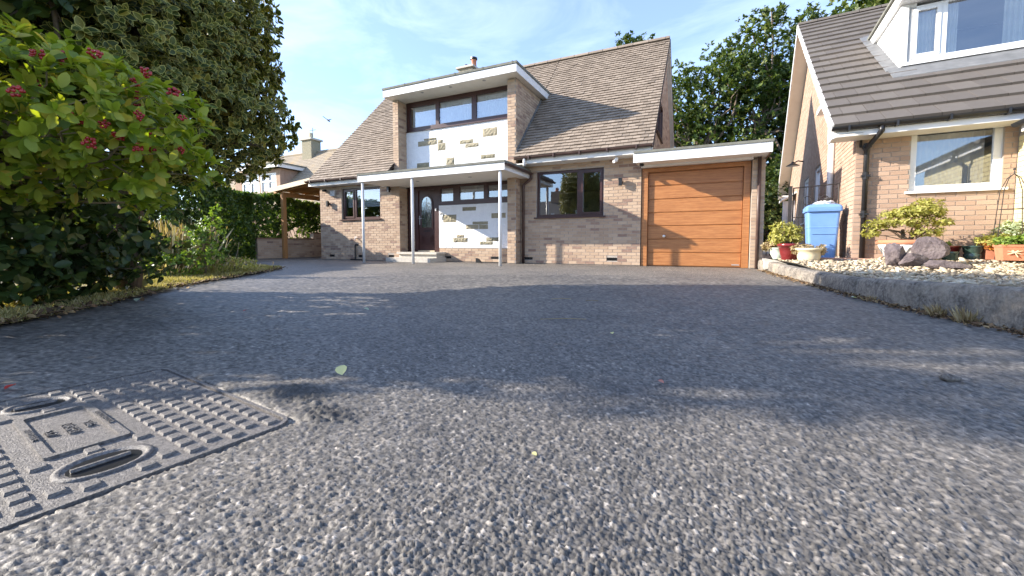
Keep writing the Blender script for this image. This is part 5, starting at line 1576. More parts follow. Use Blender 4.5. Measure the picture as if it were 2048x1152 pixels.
t.part('trunk', MB().tube(limb((c[0], c[1], .50), (c[0] - .06, c[1], .70), 4, .1, 3), [.035, .03, .026, .022, .018], 7).tube(limb((c[0] + .02, c[1], .56), (c[0] + .16, c[1], .86), 4, .1, 4), [.022, .018, .014, .012, .008], 6).tube(limb((c[0] - .03, c[1], .62), (c[0] - .38, c[1] - .05, .72), 4, .1, 5), [.018, .015, .012, .009, .006], 6), 'bark')
c = (2.49, 8.2, .27)
t = pot('plant_pot', 'dark red brown pot half hidden behind the leaning purple rock', c, vessel(.12, .17, .2, .01, .03), 'redglaze')
shrub_on(t, (c[0], c[1], .46), [(c[0] - .03, c[1], .48, .1, .1, .04)], 50, .05, 'l_bright')
c = (2.46, 7.9, .27)
pot('plant_pot', 'small dark green glazed pot nearest the flat rock', c, [(.075, 0), (.08, .01), (.083, .09), (.09, .1), (.085, .12), (.07, .12)], 'greenglaze')
c = (2.71, 8.0, .28)
t = pot('plant_pot', 'two tier dark green pot standing alone on a pale saucer', c, [(.075, .0), (.085, .015), (.09, .075), (.078, .085), (.092, .1), (.102, .17), (.11, .175), (.108, .19), (.09, .19)], 'greenglaze')
t.part('saucer', MB().lathe([(.12, -.02), (.13, -.005), (.12, .0)], c, 20), 'concrete')
def trough(name, label, c, w, d, h, mat):
    t = Thing(name, label, 'plant pot', c, turned=True, group='pots in front of the neighbour house')
    mb = MB(); vs = [(c[0] + sx * w / 2 * q, c[1] + sy * d / 2 * q, c[2] + z) for z, q in ((0, .86), (h - .03, .98), (h - .028, 1.04), (h, 1.04), (h, .96), (h - .05, .94)) for sx, sy in ((-1, -1), (1, -1), (1, 1), (-1, 1))]
    fs = [(i * 4 + k, i * 4 + (k + 1) % 4, (i + 1) * 4 + (k + 1) % 4, (i + 1) * 4 + k) for i in range(5) for k in range(4)] + [(0, 1, 2, 3), (20, 21, 22, 23)]
    t.part('pot', mb.add(vs, fs), mat)
    return t
c = (2.93, 8.05, .285)
t = trough('plant_pot', 'square terracotta pot with orange and lime leaves spilling over its front', c, .25, .25, .26, 'terracotta')
shrub_on(t, (c[0], c[1], .5), [(c[0] - .05, c[1] - .05, .54, .17, .16, .07), (c[0] + .05, c[1], .57, .14, .14, .06)], 130, .05, 'l_yellow')
p, d = lobe_points([(c[0] - .02, c[1] - .12, .48, .13, .06, .07)], 60)
pos, ax, nr, sz = rosettes(p, d + np.array([0, -.5, 0]), (3, 5), .05)
V_, FF_, r__, _ = scatter(QUADV, QUADF, pos, ax, nr, sz); t.npart('trailing_leaves', V_, FF_, 'l_orange', None, r__, kind='stuff')
c = (3.01, 7.72, .285)
t = trough('plant_pot', 'terracotta trough with a pale dragonfly relief at the right edge', c, .34, .22, .2, 'terracotta')
mb = MB()
for a_, ln in ((25, .07), (-25, .07), (155, .07), (205, .07), (55, .05), (125, .05)):
    mb.tube([(c[0] - .06, c[1] - .113, c[2] + .10), (c[0] - .06 + ln * math.cos(R(a_)), c[1] - .116, c[2] + .10 + ln * math.sin(R(a_)) * .7)], [.008, .004], 5)
mb.tube([(c[0] - .075, c[1] - .113, c[2] + .13), (c[0] - .03, c[1] - .113, c[2] + .045)], .006, 5)
t.part('relief', mb, 'cream')
shrub_on(t, (c[0], c[1], .47), [(c[0] - .07, c[1], .53, .14, .12, .06), (c[0] + .1, c[1], .56, .12, .12, .07)], 120, .055, 'l_bright')
shr = Thing('variegated_shrub', 'pale silver variegated shrub growing against the yellow brick wing', 'shrub', (3.08, 8.2, .28), turned=True)
shrub_on(shr, (3.08, 8.2, .28), [(3.04, 8.12, .62, .13, .13, .13), (3.12, 8.15, .70, .12, .12, .12)], 130, .05, 'l_silver')
TX, TY = 3.03, 7.95
TR = Thing('obelisk_trellis', 'slim dark wire obelisk frame standing in front of the yellow wing', 'trellis', (TX, TY, .29), turned=True)
for sx, sy in ((-1, -1), (1, -1), (1, 1), (-1, 1)):
    TR.part('leg', MB().tube([(TX + sx * .15, TY + sy * .07, .29), (TX + sx * .10, TY + sy * .05, 1.2), (TX + sx * .05, TY + sy * .02, 1.36), (TX, TY, 1.41)], .005, 5), 'iron')
TR.part('hoop', MB().tube([(TX + .12 * math.cos(a_), TY + .06 * math.sin(a_), .95) for a_ in np.linspace(0, 6.283, 17)], .004, 5), 'iron')
TR.part('finial', MB().tube([(TX, TY, 1.40), (TX, TY, 1.45)], .006, 6).ball((TX, TY, 1.47), .016, 8, 5), 'iron')

# ---- rocks
def rock(label, c, sc, rz, tilt, seed):
    r = np.random.default_rng(seed)
    import bmesh
    bm = bmesh.new(); bmesh.ops.create_icosphere(bm, subdivisions=4, radius=1)
    planes = norm(r.normal(size=(13, 3))); off = r.uniform(.50, .82, 13)
    for v in bm.verts:
        q = np.array(v.co)
        for n_, o_ in zip(planes, off):
            dd = q @ n_ - o_
            if dd > 0: q = q - n_ * dd
        q = q * (1 + .03 * math.sin(q[0] * 9 + seed) * math.sin(q[1] * 11) + .02 * math.sin(q[2] * 23 + q[0] * 17) + .012 * math.sin(q[1] * 41 + q[2] * 37))
        v.co = Vector(q * np.array(sc))
    me = bpy.data.meshes.new('rock'); bm.to_mesh(me); bm.free()
    me.materials.append(M['rock'])
    o = link('rock', me)
    o.location = RN @ Vector(c)
    o.rotation_euler = (R(tilt[0]), R(tilt[1]), N_ROT + R(rz))
    tag(o, label, 'rock', 'purple grey rocks grouped on the gravel')
rock('upright rounded dark purple rock standing leftmost in the rock group', (1.675, 7.02, .355), (.13, .11, .215), 15, (4, 3), 3)
rock('squat pale purple rock resting in front of the leaning slab', (1.84, 6.95, .29), (.17, .12, .13), 40, (5, -14), 8)
rock('tall angular slab rock leaning behind the others', (2.08, 7.35, .40), (.205, .13, .19), -10, (-8, 24), 5)
rock('long flat rock lying on the gravel at the right of the group', (2.10, 6.90, .245), (.25, .13, .075), 5, (6, 6), 14)

# ================================================================== MANHOLE COVER
MH = Thing('manhole_cover', 'square cast iron inspection cover with raised blocks set in the driveway', 'manhole cover', (0, 0, 0))
MH.o.location = (COVER_C[0], COVER_C[1], 0); MH.o.rotation_euler.z = COVER_R
x0, x1, y0, y1 = COVER
def rr2(x0, x1, y0, y1, r, n=5):
    pts = []
    for cx_, cy_, a0 in ((x1 - r, y1 - r, 0), (x0 + r, y1 - r, 90), (x0 + r, y0 + r, 180), (x1 - r, y0 + r, 270)):
        for k in range(n + 1):
            a = R(a0 + 90 * k / n); pts.append((cx_ + r * math.cos(a), cy_ + r * math.sin(a)))
    return pts
up3 = lambda a, b, d: (a, b, d)
MH.part('frame', ring(rr2(x0, x1, y0, y1, .05), rr2(x0 + .010, x1 - .010, y0 + .010, y1 - .010, .045), up3, -.04, .001), 'cast')
pl = MH.part('cover_plate', MB().prism(rr2(x0 + .015, x1 - .015, y0 + .015, y1 - .015, .042), up3, -.04, -.0035), 'cast')
PT = -.0034
lab = (-.200, .150, -.046, .073)
kh = [(-.338, 0.005, .058, .070), (.290, .012, .064, .080)]
blk = MB().hexa([(-.0185, -.0145, 0), (.0185, -.0145, 0), (.0185, .0145, 0), (-.0185, .0145, 0), (-.016, -.012, .007), (.016, -.012, .007), (.016, .012, .007), (-.016, .012, .007)]).mesh('tread_block', (0, 0, 0), 'cast')
nx, ny = 16, 15
pxx, pyy = (x1 - x0 - .05) / nx, (y1 - y0 - .04) / ny
for j in range(ny):
    for i in range(nx):
        X = x0 + .025 + (i + .5) * pxx + (pxx / 2 if j % 2 else 0)
        Y = y0 + .02 + (j + .5) * pyy
        if X > x1 - .035: continue
        if lab[0] - .035 < X < lab[1] + .037 and lab[2] - .036 < Y < lab[3] + .036: continue
        if any(((X - a) / (c_ + .026)) ** 2 + ((Y - b) / (d_ + .022)) ** 2 < 1 for a, b, c_, d_ in kh): continue
        o = link('tread_block', blk, MH.o); o.location = (X, Y, PT)
lb = MH.part('label_plate', ring(rr2(lab[0] - .013, lab[1] + .015, lab[2] - .018, lab[3] + .018, .010, 3), rr2(lab[0], lab[1], lab[2], lab[3], .01, 3), up3, PT, PT + .008), 'cast')
def embossed(txt, x, y, size, rot, ext=.003, z=PT, parent=None, sx=1.0):
    cu = bpy.data.curves.new('lettering', 'FONT'); cu.body = txt; cu.size = size; cu.extrude = ext; cu.align_x = 'CENTER'; cu.align_y = 'CENTER'; cu.resolution_u = 2
    tmp = bpy.data.objects.new('tmp', cu); COL.objects.link(tmp)
    dg = bpy.context.evaluated_depsgraph_get()
    me = bpy.data.meshes.new_from_object(tmp.evaluated_get(dg)); bpy.data.objects.remove(tmp)
    me.materials.append(M['cast'])
    o = link('lettering', me, parent or MH.o)
    o.location = (x, y, z + ext); o.rotation_euler.z = R(rot); o.scale.x = sx
    return o
embossed('5NG', -.02, .050, .024, 0, parent=lb); embossed('NASH3', -.02, .014, .030, 0, parent=lb); embossed('5.5.7', -.02, -.023, .024, 0, parent=lb)
embossed('INSPECTION COVER', -.025, .082, .015, 0, .002, PT + .008, lb); embossed('HINGED FRAME', -.025, -.055, .015, 0, .002, PT + .008, lb)
for (a, b, c_, d_) in kh:
    n = 24
    ov = lambda q: [(a + c_ * q * math.cos(t), b + d_ * q * math.sin(t)) for t in np.linspace(0, 2 * math.pi, n, endpoint=False)]
    mb = MB(); vs, fs = [], []
    prof = [(1.08, 0), (1.06, .0055), (.95, .006), (.90, .003), (.82, .0005), (.5, .0), (.2, .0)]
    for q, h_ in prof: vs += [(p_[0], p_[1], PT + h_) for p_ in ov(q)]
    for i in range(len(prof) - 1):
        for k in range(n): fs.append((i * n + k, i * n + (k + 1) % n, (i + 1) * n + (k + 1) % n, (i + 1) * n + k))
    fs.append(tuple((len(prof) - 1) * n + k for k in range(n)))
    kp_ = MH.part('lifting_pocket', mb.add(vs, fs), 'cast', smooth=True)
    MH.part('key_bar', MB().tube([(a, b - d_ * .7, PT + .004), (a, b + d_ * .55, PT + .004)], .006, 6), 'cast', kp_)
    MH.part('pocket_shade', MB().prism([(a + c_ * .80 * math.cos(t), b + d_ * .80 * math.sin(t)) for t in np.linspace(0, 2 * math.pi, 20, endpoint=False)], up3, PT, PT + .0012), 'black', kp_)  # black disc paints in the shade inside the recess

# ================================================================== LITTER ON THE DRIVE
def leaf_on_drive(label, x, y, size, rot, mat, z=.008, tm='oval', w=1.0, curl=.25, tilt=12):
    V, F_, E_ = leaf_template(tm)
    V = V * np.array([w, 1, 1]); V[:, 2] += np.abs(V[:, 0]) * curl + .02
    o = link('fallen_leaf', np_mesh('fallen_leaf', V * size, F_, mat, rng.random(1).repeat(len(V)), E_ * 0))
    o.location = (x, y, z); o.rotation_euler = (R(tilt), R(-10), R(rot))
    tag(o, label, 'leaf', 'fallen leaves on the driveway')
M['paleleaf'] = leaf_mat('pale_yellow_leaf', [(0.0, (.58, .53, .22)), (1.0, (.64, .60, .28))], 0.6, 0.1)
M['redleaf'] = leaf_mat('red_petal', [(0.0, (.45, .04, .03)), (1.0, (.5, .06, .05))])
M['pinkleaf'] = leaf_mat('pink_petal', [(0.0, (.55, .22, .18)), (1.0, (.6, .28, .22))])
leaf_on_drive('pale yellow curled leaf lying above the manhole cover to its right', -1.215, 1.085, .045, 48, 'paleleaf', .010, w=1.6, tilt=40)
leaf_on_drive('tiny bright yellow leaf on the sunlit foreground asphalt', -.345, .861, .014, 80, 'paleleaf', .008, w=1.5)
leaf_on_drive('small pink petal on the asphalt right of centre', -.125, 1.512, .024, 60, 'pinkleaf', .008, w=1.2)
leaf_on_drive('small yellow leaf in the shaded middle of the drive', -.452, 2.228, .025, 20, 'paleleaf', .008, w=1.4)
leaf_on_drive('pale grey leaf in the shade left of centre', -2.253, 2.271, .045, 100, 'l_silver', .008, w=1.2)
leaf_on_drive('red petal at the left photo edge above the cover', -2.119, .49, .035, 30, 'redleaf', .010, w=1.3)
leaf_on_drive('small red berry husk near the left lawn edge', -3.027, 1.831, .026, 10, 'redleaf', .010, w=1.4)
leaf_on_drive('pale leaf close to the lawn edge', -4.35, 1.75, .09, 50, 'l_silver', .010)
leaf_on_drive('dry leaf beside the far right kerb', 1.10, 5.4, .05, 40, 'l_bronze', .010)
leaf_on_drive('pale leaf beside the kerb in its shade', 1.22, 4.62, .06, 130, 'l_silver', .012)
for lab_, a, b in (('long straw lying across the shaded middle of the drive', (-.97, 2.47), (-.70, 2.60)), ('short straw farther up the shaded drive', (-1.24, 3.42), (-1.08, 3.50)), ('short pale straw right of the other straws', (-.93, 3.43), (-.83, 3.48))):
    single('straw', MB().tube([(a[0], a[1], .008), ((a[0] + b[0]) / 2, (a[1] + b[1]) / 2 + .006, .012), (b[0], b[1], .008)], .0022, 5), 'l_bronze', lab_, 'straw', (a[0], a[1], 0), 'straws on the driveway')
mb = MB().ball((.812, 2.01, .010), .024, 12, 8, sc=(1.3, .8, .55)); mb.v = [(x + random.gauss(0, .0015), y, z + random.gauss(0, .0015)) for x, y, z in mb.v]
single('pebble', mb, 'kerb', 'single grey pebble lying on the drive at the right', 'pebble', (.812, 2.01, 0), smooth=True)
BS = Thing('boot_scraper', 'small black metal boot scraper lying against the porch plinth', 'boot scraper', (-5.2, 9.3, 0))
BS.part('bar', MB().box(-5.42, -4.62, 9.30, 9.34, .0, .025), 'iron')
BS.part('wedge', MB().prism([(-5.46, .0), (-5.30, .0), (-5.40, .10), (-5.46, .12)], front(9.36), 0, .08), 'black')
BD = Thing('bird', 'small dark bird flying high over the far left roof', 'bird', (-22.2, 19.2, 8.4))
bc = Vector((-22.2, 19.2, 8.4))
BD.part('body', MB().tube([bc + Vector((-.16, 0, .10)), bc + Vector((-.05, 0, .03)), bc + Vector((.08, 0, -.05)), bc + Vector((.17, 0, -.11))], [.015, .05, .045, .01], 8), 'iron', smooth=True)
for sg in (-1, 1):
    BD.part('wing', MB().hexa([bc + Vector((-.06, 0, .03)), bc + Vector((.06, 0, -.02)), bc + Vector((-.05, sg * .33, .17)), bc + Vector((-.14, sg * .33, .19)), bc + Vector((-.06, 0, .05)), bc + Vector((.06, 0, .0)), bc + Vector((-.05, sg * .33, .18)), bc + Vector((-.14, sg * .33, .20))]), 'iron')

# ================================================================== BACKGROUND HOUSES
Q = Thing('rear_house', 'distant brown roofed house with flat roofed dormer and stone chimney at left', 'house', (-23, 17.5, 0))
mb = MB().box(-29, -17, 15.4, 21.5, 0, 2.7); qw = Q.part('wall', mb, 'plainbrick')
mb = MB().add([(-29.3, 15.0, 2.55), (-16.7, 15.0, 2.55), (-16.7, 18.5, 6.25), (-29.3, 18.5, 6.25), (-29.3, 22, 2.55), (-16.7, 22, 2.55), (-29.3, 15.0, 2.45), (-16.7, 15.0, 2.45), (-16.7, 22, 2.45), (-29.3, 22, 2.45)], [(0, 1, 2, 3), (3, 2, 5, 4), (0, 3, 4, 9, 6), (1, 7, 8, 5, 2), (6, 9, 8, 7), (0, 6, 7, 1), (4, 5, 8, 9)])
M['mosstile'] = simple('mossy_old_tile', [(0.0, (0.16, 0.13, 0.10)), (0.45, (0.30, 0.25, 0.19)), (0.58, (0.34, 0.27, 0.18)), (0.70, (0.42, 0.22, 0.07))], 0.9, 0.95, 0.6, 25, bdist=.03)
qr = Q.part('roof', mb, 'mosstile')
for k in range(30):
    t_ = k / 30
    Q.part('tile_course', MB().hexa([(-29.3, 15.0 + 3.5 * t_, 2.55 + 3.7 * t_), (-16.7, 15.0 + 3.5 * t_, 2.55 + 3.7 * t_), (-16.7, 15.13 + 3.5 * t_, 2.68 + 3.7 * t_), (-29.3, 15.13 + 3.5 * t_, 2.68 + 3.7 * t_), (-29.3, 14.98 + 3.5 * t_, 2.585 + 3.7 * t_), (-16.7, 14.98 + 3.5 * t_, 2.585 + 3.7 * t_), (-16.7, 15.1 + 3.5 * t_, 2.69 + 3.7 * t_), (-29.3, 15.1 + 3.5 * t_, 2.69 + 3.7 * t_)]), 'mosstile', qr)
Q.part('ridge', MB().tube([(-29.3, 18.5, 6.25), (-16.7, 18.5, 6.25)], .11, 8), 'mosstile', qr)
FQ = front(15.9)
mb = MB(); grid_wall(mb, FQ, -26.6, -22.4, 2.6, 4.85, [(-25.9, -24.3, 3.3, 4.62), (-24.15, -22.75, 3.3, 4.62)], .3)
mb.box(-22.65, -22.4, 15.9 + .31, 19.0, 2.6, 4.85).box(-26.6, -26.35, 16.21, 19, 2.6, 4.85)
qd = Q.part('dormer', mb, 'plainbrick')
for a, b in ((-25.9, -24.3), (-24.15, -22.75)):
    w_ = MB(); grid_wall(w_, FQ, a, b, 3.3, 4.62, [(a + .08, (a + b) / 2 - .05, 3.40, 4.1), ((a + b) / 2 + .05, b - .08, 3.40, 4.1), (a + .08, (a + b) / 2 - .05, 4.2, 4.54), ((a + b) / 2 + .05, b - .08, 4.2, 4.54)], .08)
    wq = Q.part('window', w_, 'white')
    p_ = MB().pbox(FQ, a + .05, b - .05, 3.35, 4.58, -.07, -.06); Q.part('pane', p_, 'glass', wq)
    Q.part('net_curtain', MB().pbox(FQ, a + .05, b - .05, 3.35, 4.58, -.18, -.17), 'net', wq)
Q.part('fascia', MB().box(-26.9, -22.1, 15.55, 15.6, 4.86, 5.06).box(-22.15, -22.1, 15.601, 19.1, 4.86, 5.06), 'white', qd)
Q.part('felt_roof', MB().box(-26.95, -22.05, 15.5, 19.2, 5.062, 5.14), 'felt', qd)
Q.part('air_brick', MB().box(-22.399, -22.37, 17.3, 17.65, 4.3, 4.5), 'iron', qd)
qc = Q.part('chimney', MB().box(-23.2, -22.35, 18.0, 18.7, 5.4, 6.95), 'stone')
Q.part('chimney_cap', MB().box(-23.3, -22.25, 17.9, 18.8, 6.951, 7.06), 'concrete', qc)
Q.part('chimney_pot', MB().tube([(-22.75, 18.3, 7.06), (-22.75, 18.3, 7.45)], [.14, .11], 12), 'cream', qc)
Q.part('aerial', MB().tube([(-22.55, 18.3, 7.0), (-22.55, 18.3, 7.75)], .02, 5).tube([(-22.8, 18.3, 7.6), (-22.3, 18.3, 7.6)], .015, 5), 'iron', qc)

Q2 = Thing('opposite_house', 'bungalow with a tall chimney standing across the road behind', 'house', (-12, -14, 0))
Q2.part('wall', MB().box(-17, -8, -18, -12, 0, 2.2), 'brick')
Q2.part('roof', MB().add([(-17.3, -11.6, 2.5), (-7.7, -11.6, 2.5), (-7.7, -15, 4.2), (-17.3, -15, 4.2), (-17.3, -18.4, 2.5), (-7.7, -18.4, 2.5)], [(0, 1, 2, 3), (3, 2, 5, 4), (0, 3, 4), (1, 5, 2), (0, 4, 5, 1)]), 'ntile')
cq = Q2.part('chimney', MB().box(-12.4, -11.5, -15.4, -14.6, 3.6, 5.0), 'brick')
Q2.part('chimney_pot', MB().tube([(-11.95, -15, 5.0), (-11.95, -15, 5.35)], [.15, .12], 10), 'terracotta', cq)
Q2.part('window', MB().box(-14, -12, -11.99, -11.95, .9, 2.1), 'white'); Q2.part('pane', MB().box(-13.9, -12.1, -11.949, -11.94, 1.0, 2.0), 'glass', Q2.o.children[-1])

# ================================================================== VEGETATION
def crown_tree(name, label, base, lobes, n, size, mat, trunk_r, group=None, cat='tree', tm='quad', clump=None, shell=.5, solo=0, width=1.0, kk=(6, 10), spread=(40, 100), limbs=14, seed=1, upw=.5, trunkmat='bark'):
    t = Thing(name, label, cat, base, group=group)
    p, d = lobe_points(lobes, n, shell)
    c0 = np.mean(np.array(lobes)[:, :3], 0)
    p = lumpy(p, c0, .12 * lobes[0][3], 2.4 / lobes[0][3], seed)
    if clump:
        # gather tips round clump centres so that light gaps open between them
        cc = p[rng.choice(len(p), clump, replace=False)]
        idx = rng.integers(0, clump, n)
        dd = d.copy()
        p = cc[idx] + rng.normal(size=(n, 3)) * np.array([1, 1, .7]) * (lobes[0][3] * .13)
        d = norm(rng.normal(size=(n, 3)) + np.array([0, 0, .6]))
    pos, ax, nr, sz = rosettes(p, norm(d + np.array([0, 0, upw])), kk, size, spread)
    foliage(t, pos, ax, nr, sz, tm, mat, solo, width)
    r = random.Random(seed)
    top = max(l[2] for l in lobes)
    mb = MB().tube(limb(base, (c0[0], c0[1], max(c0[2], base[2] + .5)), 6, .02, seed), [trunk_r * (1 - .10 * i) for i in range(7)], 9)
    t.part('trunk', mb, trunkmat, smooth=True)
    mb = MB()
    z0 = base[2] + (c0[2] - base[2]) * .35
    for i in range(limbs):
        k = r.randrange(len(p)); q = p[k]
        s0 = Vector((base[0], base[1], base[2])).lerp(Vector(c0), r.uniform(.35, .95))
        rr_ = trunk_r * r.uniform(.25, .5)
        mb.tube(limb(s0, q, 6, .07, seed * 50 + i), [rr_ * (1 - .13 * j) for j in range(7)], 6)
    t.part('branches', mb, trunkmat, smooth=True)
    return t, p, d

# trees beyond the houses
G_ = 'trees beyond the houses'
crown_tree('broadleaf_tree', 'tree whose top alone shows above the tiled roof ridge', (-4.3, 27.5, 0), [(-4.6, 27.5, 8, 2.2, 2.4, 3.6), (-4.7, 27.5, 12.3, 1.3, 1.3, 1.4), (-3.9, 27.5, 12.0, .6, .7, 1.0)], 2600, .24, 'l_tree', .3, G_, clump=200, seed=2, limbs=30)
crown_tree('broadleaf_tree', 'leafy tree close behind the house gable and the garage', (-.7, 24.4, 0), [(-.9, 24.4, 4.4, 3.0, 2.4, 4.2), (-1.6, 24, 7.6, 1.7, 1.7, 2.2), (.6, 24, 8.0, 1.5, 1.5, 2.2), (-.3, 23.5, 2.2, 2.6, 1.5, 2.2)], 4200, .20, 'l_tree', .25, G_, clump=420, seed=3, limbs=40)
crown_tree('broadleaf_tree', 'taller open tree in the gap between the two houses', (2.0, 24.6, 0), [(2.0, 24.6, 4.0, 2.4, 2.2, 4.0), (1.5, 24.4, 8.6, 1.5, 1.5, 1.6), (2.5, 24.4, 10.7, 1.4, 1.2, 1.4), (3.4, 24.4, 7.2, 1.4, 1.4, 1.6), (2.6, 24, 2.0, 2.0, 1.4, 2.0), (1.2, 24.4, 10.0, .8, .8, .9)], 3000, .20, 'l_tree', .22, G_, clump=200, seed=5, limbs=60)
crown_tree('broadleaf_tree', 'dark tree rising beside the neighbour roof verge', (4.6, 26.5, 0), [(4.6, 26.5, 5.5, 2.4, 2.2, 5.4), (4.4, 26.5, 9.2, 1.7, 1.5, 2.0), (4.9, 26.4, 11.8, 1.3, 1.2, 1.3)], 3200, .22, 'l_tree', .25, G_, clump=190, seed=7, limbs=30)
crown_tree('broadleaf_tree', 'large tree behind the neighbour roof and dormer at top right', (9.5, 33, 0), [(9.8, 33, 11, 4.2, 4, 6), (8.6, 32.5, 14.4, 2.2, 2.2, 2.4), (10.8, 32.5, 16.8, 2.4, 2.4, 2.4)], 3600, .30, 'l_tree', .35, G_, clump=260, seed=9, limbs=30)
crown_tree('shrub', 'dense dark shrubbery in the passage behind the garage', (2.6, 20.6, 0), [(1.9, 20.4, 1.7, 1.5, 1.2, 1.9), (3.2, 21, 2.2, 1.3, 1.2, 2.3), (.8, 20, 1.6, 1.2, 1.0, 1.7)], 2400, .13, 'l_dark', .06, None, cat='shrub', seed=11)
# sunlit garden bushes past the hedge, and the trees behind the camera that the windows mirror
crown_tree('garden_bush', 'sunlit lime green bush in the garden past the hedge', (-16.5, 4.3, 0), [(-16.5, 4.3, 1.5, 1.8, 1.8, 1.5), (-17.8, 3.2, 1.4, 1.6, 1.6, 1.4), (-15.6, 5.6, 1.3, 1.2, 1.2, 1.3)], 1500, .16, 'l_bright', .06, None, cat='bush', seed=12)
# laurel hedge along the drive and behind the low wall
HD = Thing('hedge', 'tall clipped dark green hedge running past the carport', 'hedge', (-12.6, 7, 0))
def hedge_pts(A, B, th, h, n):
    A, B = np.array(A, float), np.array(B, float)
    t_ = norm((B - A)[None])[0]; nn = np.array([t_[1], -t_[0]])
    L = np.linalg.norm(B - A)
    w = np.array([L * h, L * h * .5, L * th, th * h]); k = rng.choice(4, n, p=w / w.sum())
    a, b, c_ = rng.random(n) * L, rng.random(n), rng.random(n)
    off = np.where(k == 0, th / 2, np.where(k == 1, -th / 2, (b - .5) * th))
    zz = np.where(k == 2, h, c_ * h)
    a = np.where(k == 3, L, a)
    wob = .07 * np.sin(a * 2.3 + 1) * np.sin(zz * 2.1) + .05 * np.sin(a * 5.1 + zz * 3.3)
    dep = np.abs(rng.normal(size=n)) * .09
    d = np.where((k == 0)[:, None], np.array([nn[0], nn[1], .15]), np.where((k == 1)[:, None], np.array([-nn[0], -nn[1], .15]), np.where((k == 2)[:, None], np.array([0, 0, 1.]), np.array([t_[0], t_[1], .1]))))
    P = np.column_stack([A[0] + t_[0] * a + nn[0] * off, A[1] + t_[1] * a + nn[1] * off, zz + .05 * np.sin(a * 1.7)]) + d * (wob - dep)[:, None]
    return P, d
segs = [((-10.9, 2.4), (-13.60, 8.2), .95, 2.14, 9500), ((-13.72, 8.1), (-13.95, 13.3), .85, 2.10, 6500), ((-13.9, 13.6), (-10.8, 13.7), .8, 2.1, 3000)]
PP, DD = [], []
for sg in segs:
    a, b = hedge_pts(*sg); PP.append(a); DD.append(b)
PP, DD = np.vstack(PP), np.vstack(DD)
gap = (np.abs(PP[:, 0] + 13.8) < .7) & (np.hypot((PP[:, 1] - 10.2) / .42, (PP[:, 2] - .86) / .2) < 1)
PP, DD = PP[~gap], DD[~gap]
pos, ax, nr, sz = rosettes(PP, norm(DD + rng.normal(size=DD.shape) * .35), (4, 7), .095, (40, 90))
foliage(HD, pos, ax, nr, sz, 'quad', 'l_hedge')
mb = MB()
for A, B, th, h, n_ in segs:
    A, B = Vector((*A, 0)), Vector((*B, 0)); t_ = (B - A).normalized(); q = Vector((t_.y, -t_.x, 0)) * th * .28
    L = (B - A).length; k = int(L / .22)
    for i in range(k):
        p0 = A + t_ * (i + .5) * .22
        for j in range(3): mb.tube(limb(p0 + q * random.uniform(-.5, .5), p0 + q * random.uniform(-1, 1) + t_ * random.uniform(-.2, .2) + Vector((0, 0, h * random.uniform(.6, .93))), 4, .08, i * 3 + j), [.018, .015, .012, .009, .006], 5)
HD.part('branches', mb, 'bark')

# variegated holly tree
crown_tree('holly_tree', 'clipped variegated holly tree with cream edged leaves left of the house', (-5.35, 2.1, 0),
    [(-4.86, 2.0, 2.20, 1.0, 1.40, 1.10), (-4.90, 2.0, 3.1, .90, 1.25, .85), (-4.72, 2.15, 1.80, .92, 1.25, .62), (-4.85, 2.35, 2.5, .92, 1.05, 1.0), (-4.7, 1.5, 2.6, .82, .9, .9)], 7600, .078, 'l_holly', .12, None, tm='holly', shell=.34, solo=300, kk=(5, 8), spread=(35, 85), limbs=50, seed=21, upw=.15)
# dark evergreen at the upper left
crown_tree('evergreen_tree', 'dark glossy evergreen tree overhanging the top left corner', (-5.0, 1.35, 0),
    [(-4.6, 1.25, 2.40, .62, .5, .42), (-4.15, 1.05, 2.25, .45, .4, .26), (-4.9, 1.3, 2.2, .4, .5, .6)], 620, .115, 'l_dark', .07, None, tm='oval', kk=(5, 8), limbs=40, seed=23, upw=.2, solo=80)
# small open tree standing on the lawn to the left, outside the picture, whose shade dapples the drive
crown_tree('garden_tree', 'small open tree on the lawn left of the drive casting dappled shade', (-9.3, -2.0, 0), [(-9.3, -2.0, 4.6, .75, .60, .7), (-9.2, -1.7, 5.3, .6, .5, .5)], 600, .10, 'l_tree', .08, None, clump=75, shell=.8, limbs=24, seed=27)
# shrub beside the lawn edge, left of the picture, that shades the drive
crown_tree('garden_shrub', 'rounded dark shrub at the lawn edge left of the manhole cover', (-4.75, -.2, 0), [(-4.75, -.15, 1.25, .6, .50, .72), (-4.9, .2, .9, .6, .5, .8), (-4.6, -.35, .8, .45, .35, .6)], 620, .09, 'l_dark', .03, None, cat='shrub', tm='oval', shell=.7, limbs=24, seed=29)
# berry shrub in front
bl_ = [(-4.05, 1.05, 1.45, .66, .82, .48), (-3.75, .95, 1.34, .78, .70, .44), (-3.60, 1.28, 1.30, .70, .60, .38), (-4.1, .65, 1.45, .55, .65, .46), (-3.85, .55, 1.25, .62, .52, .40), (-3.45, 1.42, 1.02, .52, .48, .24), (-4.0, .95, 1.02, .6, .6, .28)]
BSH, bp, bd_ = crown_tree('berry_shrub', 'lime leaved shrub with red berry clusters overhanging the drive at left', (-5.0, .85, 0), bl_, 960, .088, 'l_shrub', .032, None, cat='shrub', tm='oval', shell=.36, solo=300, kk=(6, 9), spread=(35, 80), limbs=110, seed=31, upw=.6, trunkmat='paletwig', width=.86)
